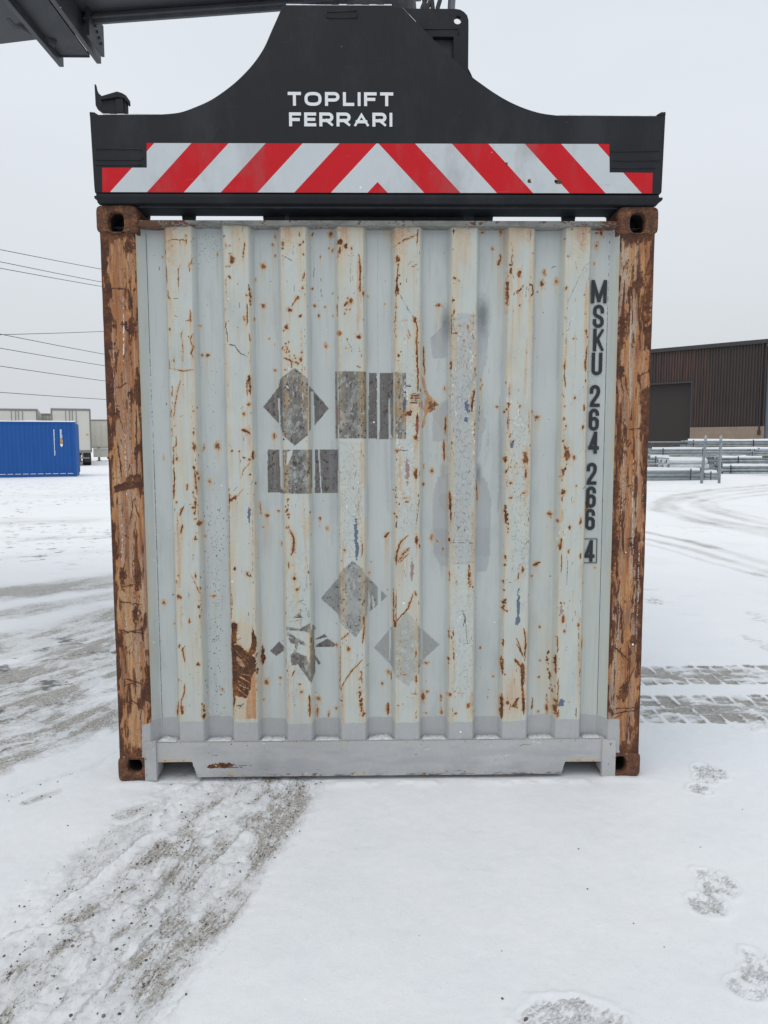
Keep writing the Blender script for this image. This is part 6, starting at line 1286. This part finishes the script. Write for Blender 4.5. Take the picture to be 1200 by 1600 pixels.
# ================================================================== GALVANISED PIPE BUNDLES
t = NT('galvanised_pipe'); a = t.noise(4, 4, .6); c = t.ramp(a, [(.3, (.25, .29, .30)), (.7, (.40, .45, .46))]); M_GALV = t.out(c, .45, .55)
M_STRAP = simple('black_strap', (.02, .02, .022), .6); M_WOOD = simple('timber_spacer', (.22, .16, .10), .8, var=.3)
t = NT('snowy_wrap'); a = t.noise(22, 5, .75); c = t.ramp(a, [(.42, (.30, .34, .34)), (.52, (.72, .75, .78))]); M_WRAP = t.out(c, .8)
pipe_mesh = {}
def pipe_bundle(px0, px1, py_top, py_bot, d, label, straps=(.2, .8), snow=True, rows=3, wrap=False, length=None):
    y = CAM[1]+d; x0_, z1_ = on_y(px0, py_top, y); x1_, z0_ = on_y(px1, py_bot, y)
    if length: x1_ = x0_+length
    L_ = x1_-x0_; h_ = z1_-z0_; r_ = h_/rows/2*.98; depth = 6
    root = empty('pipe_bundle', ((x0_+x1_)/2, y, z0_), label, 'pipe bundle', 'galvanised pipe bundles stacked before the warehouse')
    key = (round(L_, 2), round(r_, 3))
    for i in range(rows):
        for j in range(depth if i in (0, rows-1) else 1):
            jit = float(rng.uniform(-.12, .12)); nm = 'pipe'
            if key not in pipe_mesh:
                b = MB(); n_ = 10; ring = lambda xx, rr: [(xx, rr*math.cos(2*math.pi*k_/n_), rr*math.sin(2*math.pi*k_/n_)) for k_ in range(n_)]
                lo_ = [ring(-L_/2, r_*.8), ring(-L_/2, r_), ring(L_/2, r_), ring(L_/2, r_*.8)]
                v = [p for lp_ in lo_ for p in lp_]; f = [(i2*n_+k_, i2*n_+(k_+1) % n_, (i2+1)*n_+(k_+1) % n_, (i2+1)*n_+k_) for i2 in range(3) for k_ in range(n_)]
                b.add(v, f); o_ = b.build(nm, M_WRAP if wrap else M_GALV, root, True); pipe_mesh[key] = o_.data
            else:
                o_ = bpy.data.objects.new(nm, pipe_mesh[key]); COL.objects.link(o_); o_.parent = root
            o_.location = (jit, j*2*r_, r_+i*2*r_)
    for s_ in straps:
        xx = -L_/2+L_*s_; b = MB(); b.box(xx-.025, xx+.025, -r_-.01, -r_-.002, -.005, h_+.005); b.box(xx-.025, xx+.025, -r_-.01, depth*2*r_-r_, h_+.001, h_+.008); b.build('strap', M_STRAP, root)
    if snow:
        b = MB(); n_ = 24; v = []; f = []
        for i in range(n_+1):
            xx = -L_/2+.05+(L_-.1)*i/n_; q_ = .03+.04*float(vnoise(np.array(xx*2.3+d), np.array(z0_*9.)))
            v += [(xx, -r_*.9, h_-r_*.7), (xx, -r_*.4, h_+q_), (xx, depth*2*r_-r_, h_+q_)]
        f = [q_ for i in range(n_) for q_ in ((3*i, 3*i+3, 3*i+4, 3*i+1), (3*i+1, 3*i+4, 3*i+5, 3*i+2))]
        b.add(v, f).build('snow_cap', M_SNOWCAP, root, True)
    b = MB()
    for s_ in (.12, .5, .88): xx = -L_/2+L_*s_; b.box(xx-.05, xx+.05, -r_, depth*2*r_-r_, -.09 if z0_ > .12 else -z0_, -.001)
    b.build('timber_spacer', M_WOOD, root)
    return root
pipe_bundle(860, 1094, 733.5, 751, 30.0, 'nearest and lowest pipe bundle, running from behind the rusty post to the left fence post', (.62, .93))
pipe_bundle(1098, 1121, 737, 750.5, 30.2, 'short low pipe bundle seen between the two bare fence posts', (.5,))
pipe_bundle(1043, 1104, 717, 732, 30.4, 'short pipe bundle dusted all over with snow, lying on the lowest bundle', (.9,), rows=2, wrap=True)
pipe_bundle(1014, 1046, 713, 727, 33.5, 'dark short pipe bundle ending just left of the snow dusted one', (.3,))
pipe_bundle(1127, 1400, 726.5, 741, 36.0, 'lowest long pipe bundle to the right of the fence posts', (.05, .4))
pipe_bundle(1126, 1390, 713.5, 726, 36.2, 'long pipe bundle second from the ground at the right of the fence posts', (.10, .3))
pipe_bundle(1017, 1380, 700.5, 711.5, 37.0, 'very long pipe bundle below the top one, spanning behind both fence posts', (.05, .22, .46))
pipe_bundle(1178, 1390, 701.5, 712, 34.0, 'dark ended pipe bundle at the right photo edge just under the top one', (.3,), snow=False)
pipe_bundle(1073, 1395, 687.5, 697.5, 38.0, 'topmost long pipe bundle just under the tan block base', (.03, .32))
pipe_bundle(1012, 1110, 727, 735, 34.5, 'dark pipe bundle half hidden behind the snow dusted one', (.4,), snow=False, rows=2)

pipe_bundle(1040, 1390, 711, 741, 39.5, 'dark snowless pipe stock lying behind all the other bundles', (.3,), snow=False, rows=5)

# ================================================================== CHAIN LINK FENCE
M_FPOST = simple('fence_galvanised', (.30, .33, .35), .45, .5)
fx, fy = gl(1123.5, 755); fx0 = on_y(1096, 753.5, fy)[0]
fence = empty('chain_link_fence', (fx, fy, 0), 'low chain link fence with two bare galvanised posts in front of the pipe stacks', 'fence')
zp = on_y(1124, 681.5, fy)[1]; zr_ = on_y(1060, 690.5, fy)[1]; FL = 7.5
for dx_, lean in ((0, .0), (fx0-fx, .10), (-3.6, .0), (-7.2, 0)):
    b = MB(); b.tube([(dx_, 0, -.05), (dx_+lean, 0, zp), (dx_+lean, 0, zp+.03)], [.052, .052, .02], 12); b.build('post', M_FPOST, fence, True)
b = MB(); b.tube([(-FL, -.06, zr_), (0, -.06, zr_)], .021, 8); b.build('top_rail', M_FPOST, fence, True)
b = MB(); sp2 = .085; m_ = int(FL/sp2)
for k_ in range(m_+22):
    for s_ in (1, -1):
        xa_ = -FL+(k_-22)*sp2 if s_ > 0 else -FL+k_*sp2; za_, zb2 = .06, zr_-.02; xb_ = xa_+s_*(zb2-za_)
        lo_, hi_ = min(xa_, xb_), max(xa_, xb_)
        if lo_ < -FL or hi_ > -.05: 
            # clip to the fabric
            def cl(xc_): return min(max(xc_, -FL), -.05)
            t0 = (cl(xa_)-xa_)/(xb_-xa_); t1 = (cl(xb_)-xa_)/(xb_-xa_)
            if t1-t0 < .05: continue
            xa_, xb_, za_, zb2 = xa_+(xb_-xa_)*t0, xa_+(xb_-xa_)*t1, za_+(zb2-za_)*t0, za_+(zb2-za_)*t1
        b.tube([(xa_, -.065-.004*s_, za_), (xb_, -.065-.004*s_, zb2)], .0026, 3, False)
b.build('wire_mesh', M_FPOST, fence)

# ================================================================== OVERHEAD WIRES, carried to a pole that stands out of sight behind the container
M_WIRE = simple('wire_black', (.05, .05, .055), .6)
dP = 72.0; xP, yP = on_y(480, 700, CAM[1]+dP)[0], CAM[1]+dP
M_POLE = simple('weathered_pole', (.16, .12, .09), .85, var=.3, streak=(6, 6, .5))
pole = empty('utility_pole', (xP, yP, 0), 'wooden utility pole hidden behind the container, carrying the overhead wires', 'utility pole')
b = MB(); b.tube([(0, 0, -.2), (0, 0, 8), (0, 0, 17.0)], [.2, .17, .13], 14); b.build('shaft', M_POLE, pole, True)
b = MB(); b.box(-1.2, 1.2, -.06, .06, 16.0, 16.14); b.box(-1.0, 1.0, -.06, .06, 13.4, 13.52); b.build('crossarm', M_POLE, pole)
WL = [((0,390),(155,420),'topmost of the overhead wires at the left'),((0,409),(155,440),'upper overhead wire just under the topmost one'),((0,419),(155,447),'third overhead wire, running close below the second'),
      ((0,523),(160,518),'overhead wire that rises slightly towards the container'),((5,523),(160,553),'overhead wire that drops away from the crossing point at the photo edge'),((0,544),(160,571),'overhead wire below the crossing pair'),
      ((0,572),(162,595),'second lowest overhead wire at the left'),((0,613),(163,624),'lowest overhead wire, just above the trailers')]
for (a, b_, lab) in WL:
    dA = 46.0
    yA = CAM[1]+dA; yB = CAM[1]+dA+(dP-dA)*.52; yE = yP
    def q3(px, py, y_): x_, z_ = on_y(px, py, y_); return Vector((x_, y_, z_))
    pA, pB = q3(*a, yA), q3(*b_, yB)
    # continue to the pole side with a slight flattening sag
    dr = (pB-pA); tE = (yE-pB.y)/dr.y; pE = pB+dr*tE; pE.x = xP+(.1 if a[1] > 500 else rng.uniform(-1, 1)); pE.z = pB.z+dr.z*tE*.8
    pA0 = pA-dr*1.2; pA0.z += .25
    # quadratic through pB towards pE
    pts = [pA0, pA, pA.lerp(pB, .5)+Vector((0, 0, -.015)), pB, pB.lerp(pE, .5)+Vector((0, 0, -.1)), pE]
    mb = MB(); base = pA.copy(); mb.tube([tuple(p-base) for p in pts], .021, 6)
    w_ = mb.build('overhead_wire', M_WIRE); w_.location = base; tag(w_, lab, 'wire', 'overhead wires at the left')
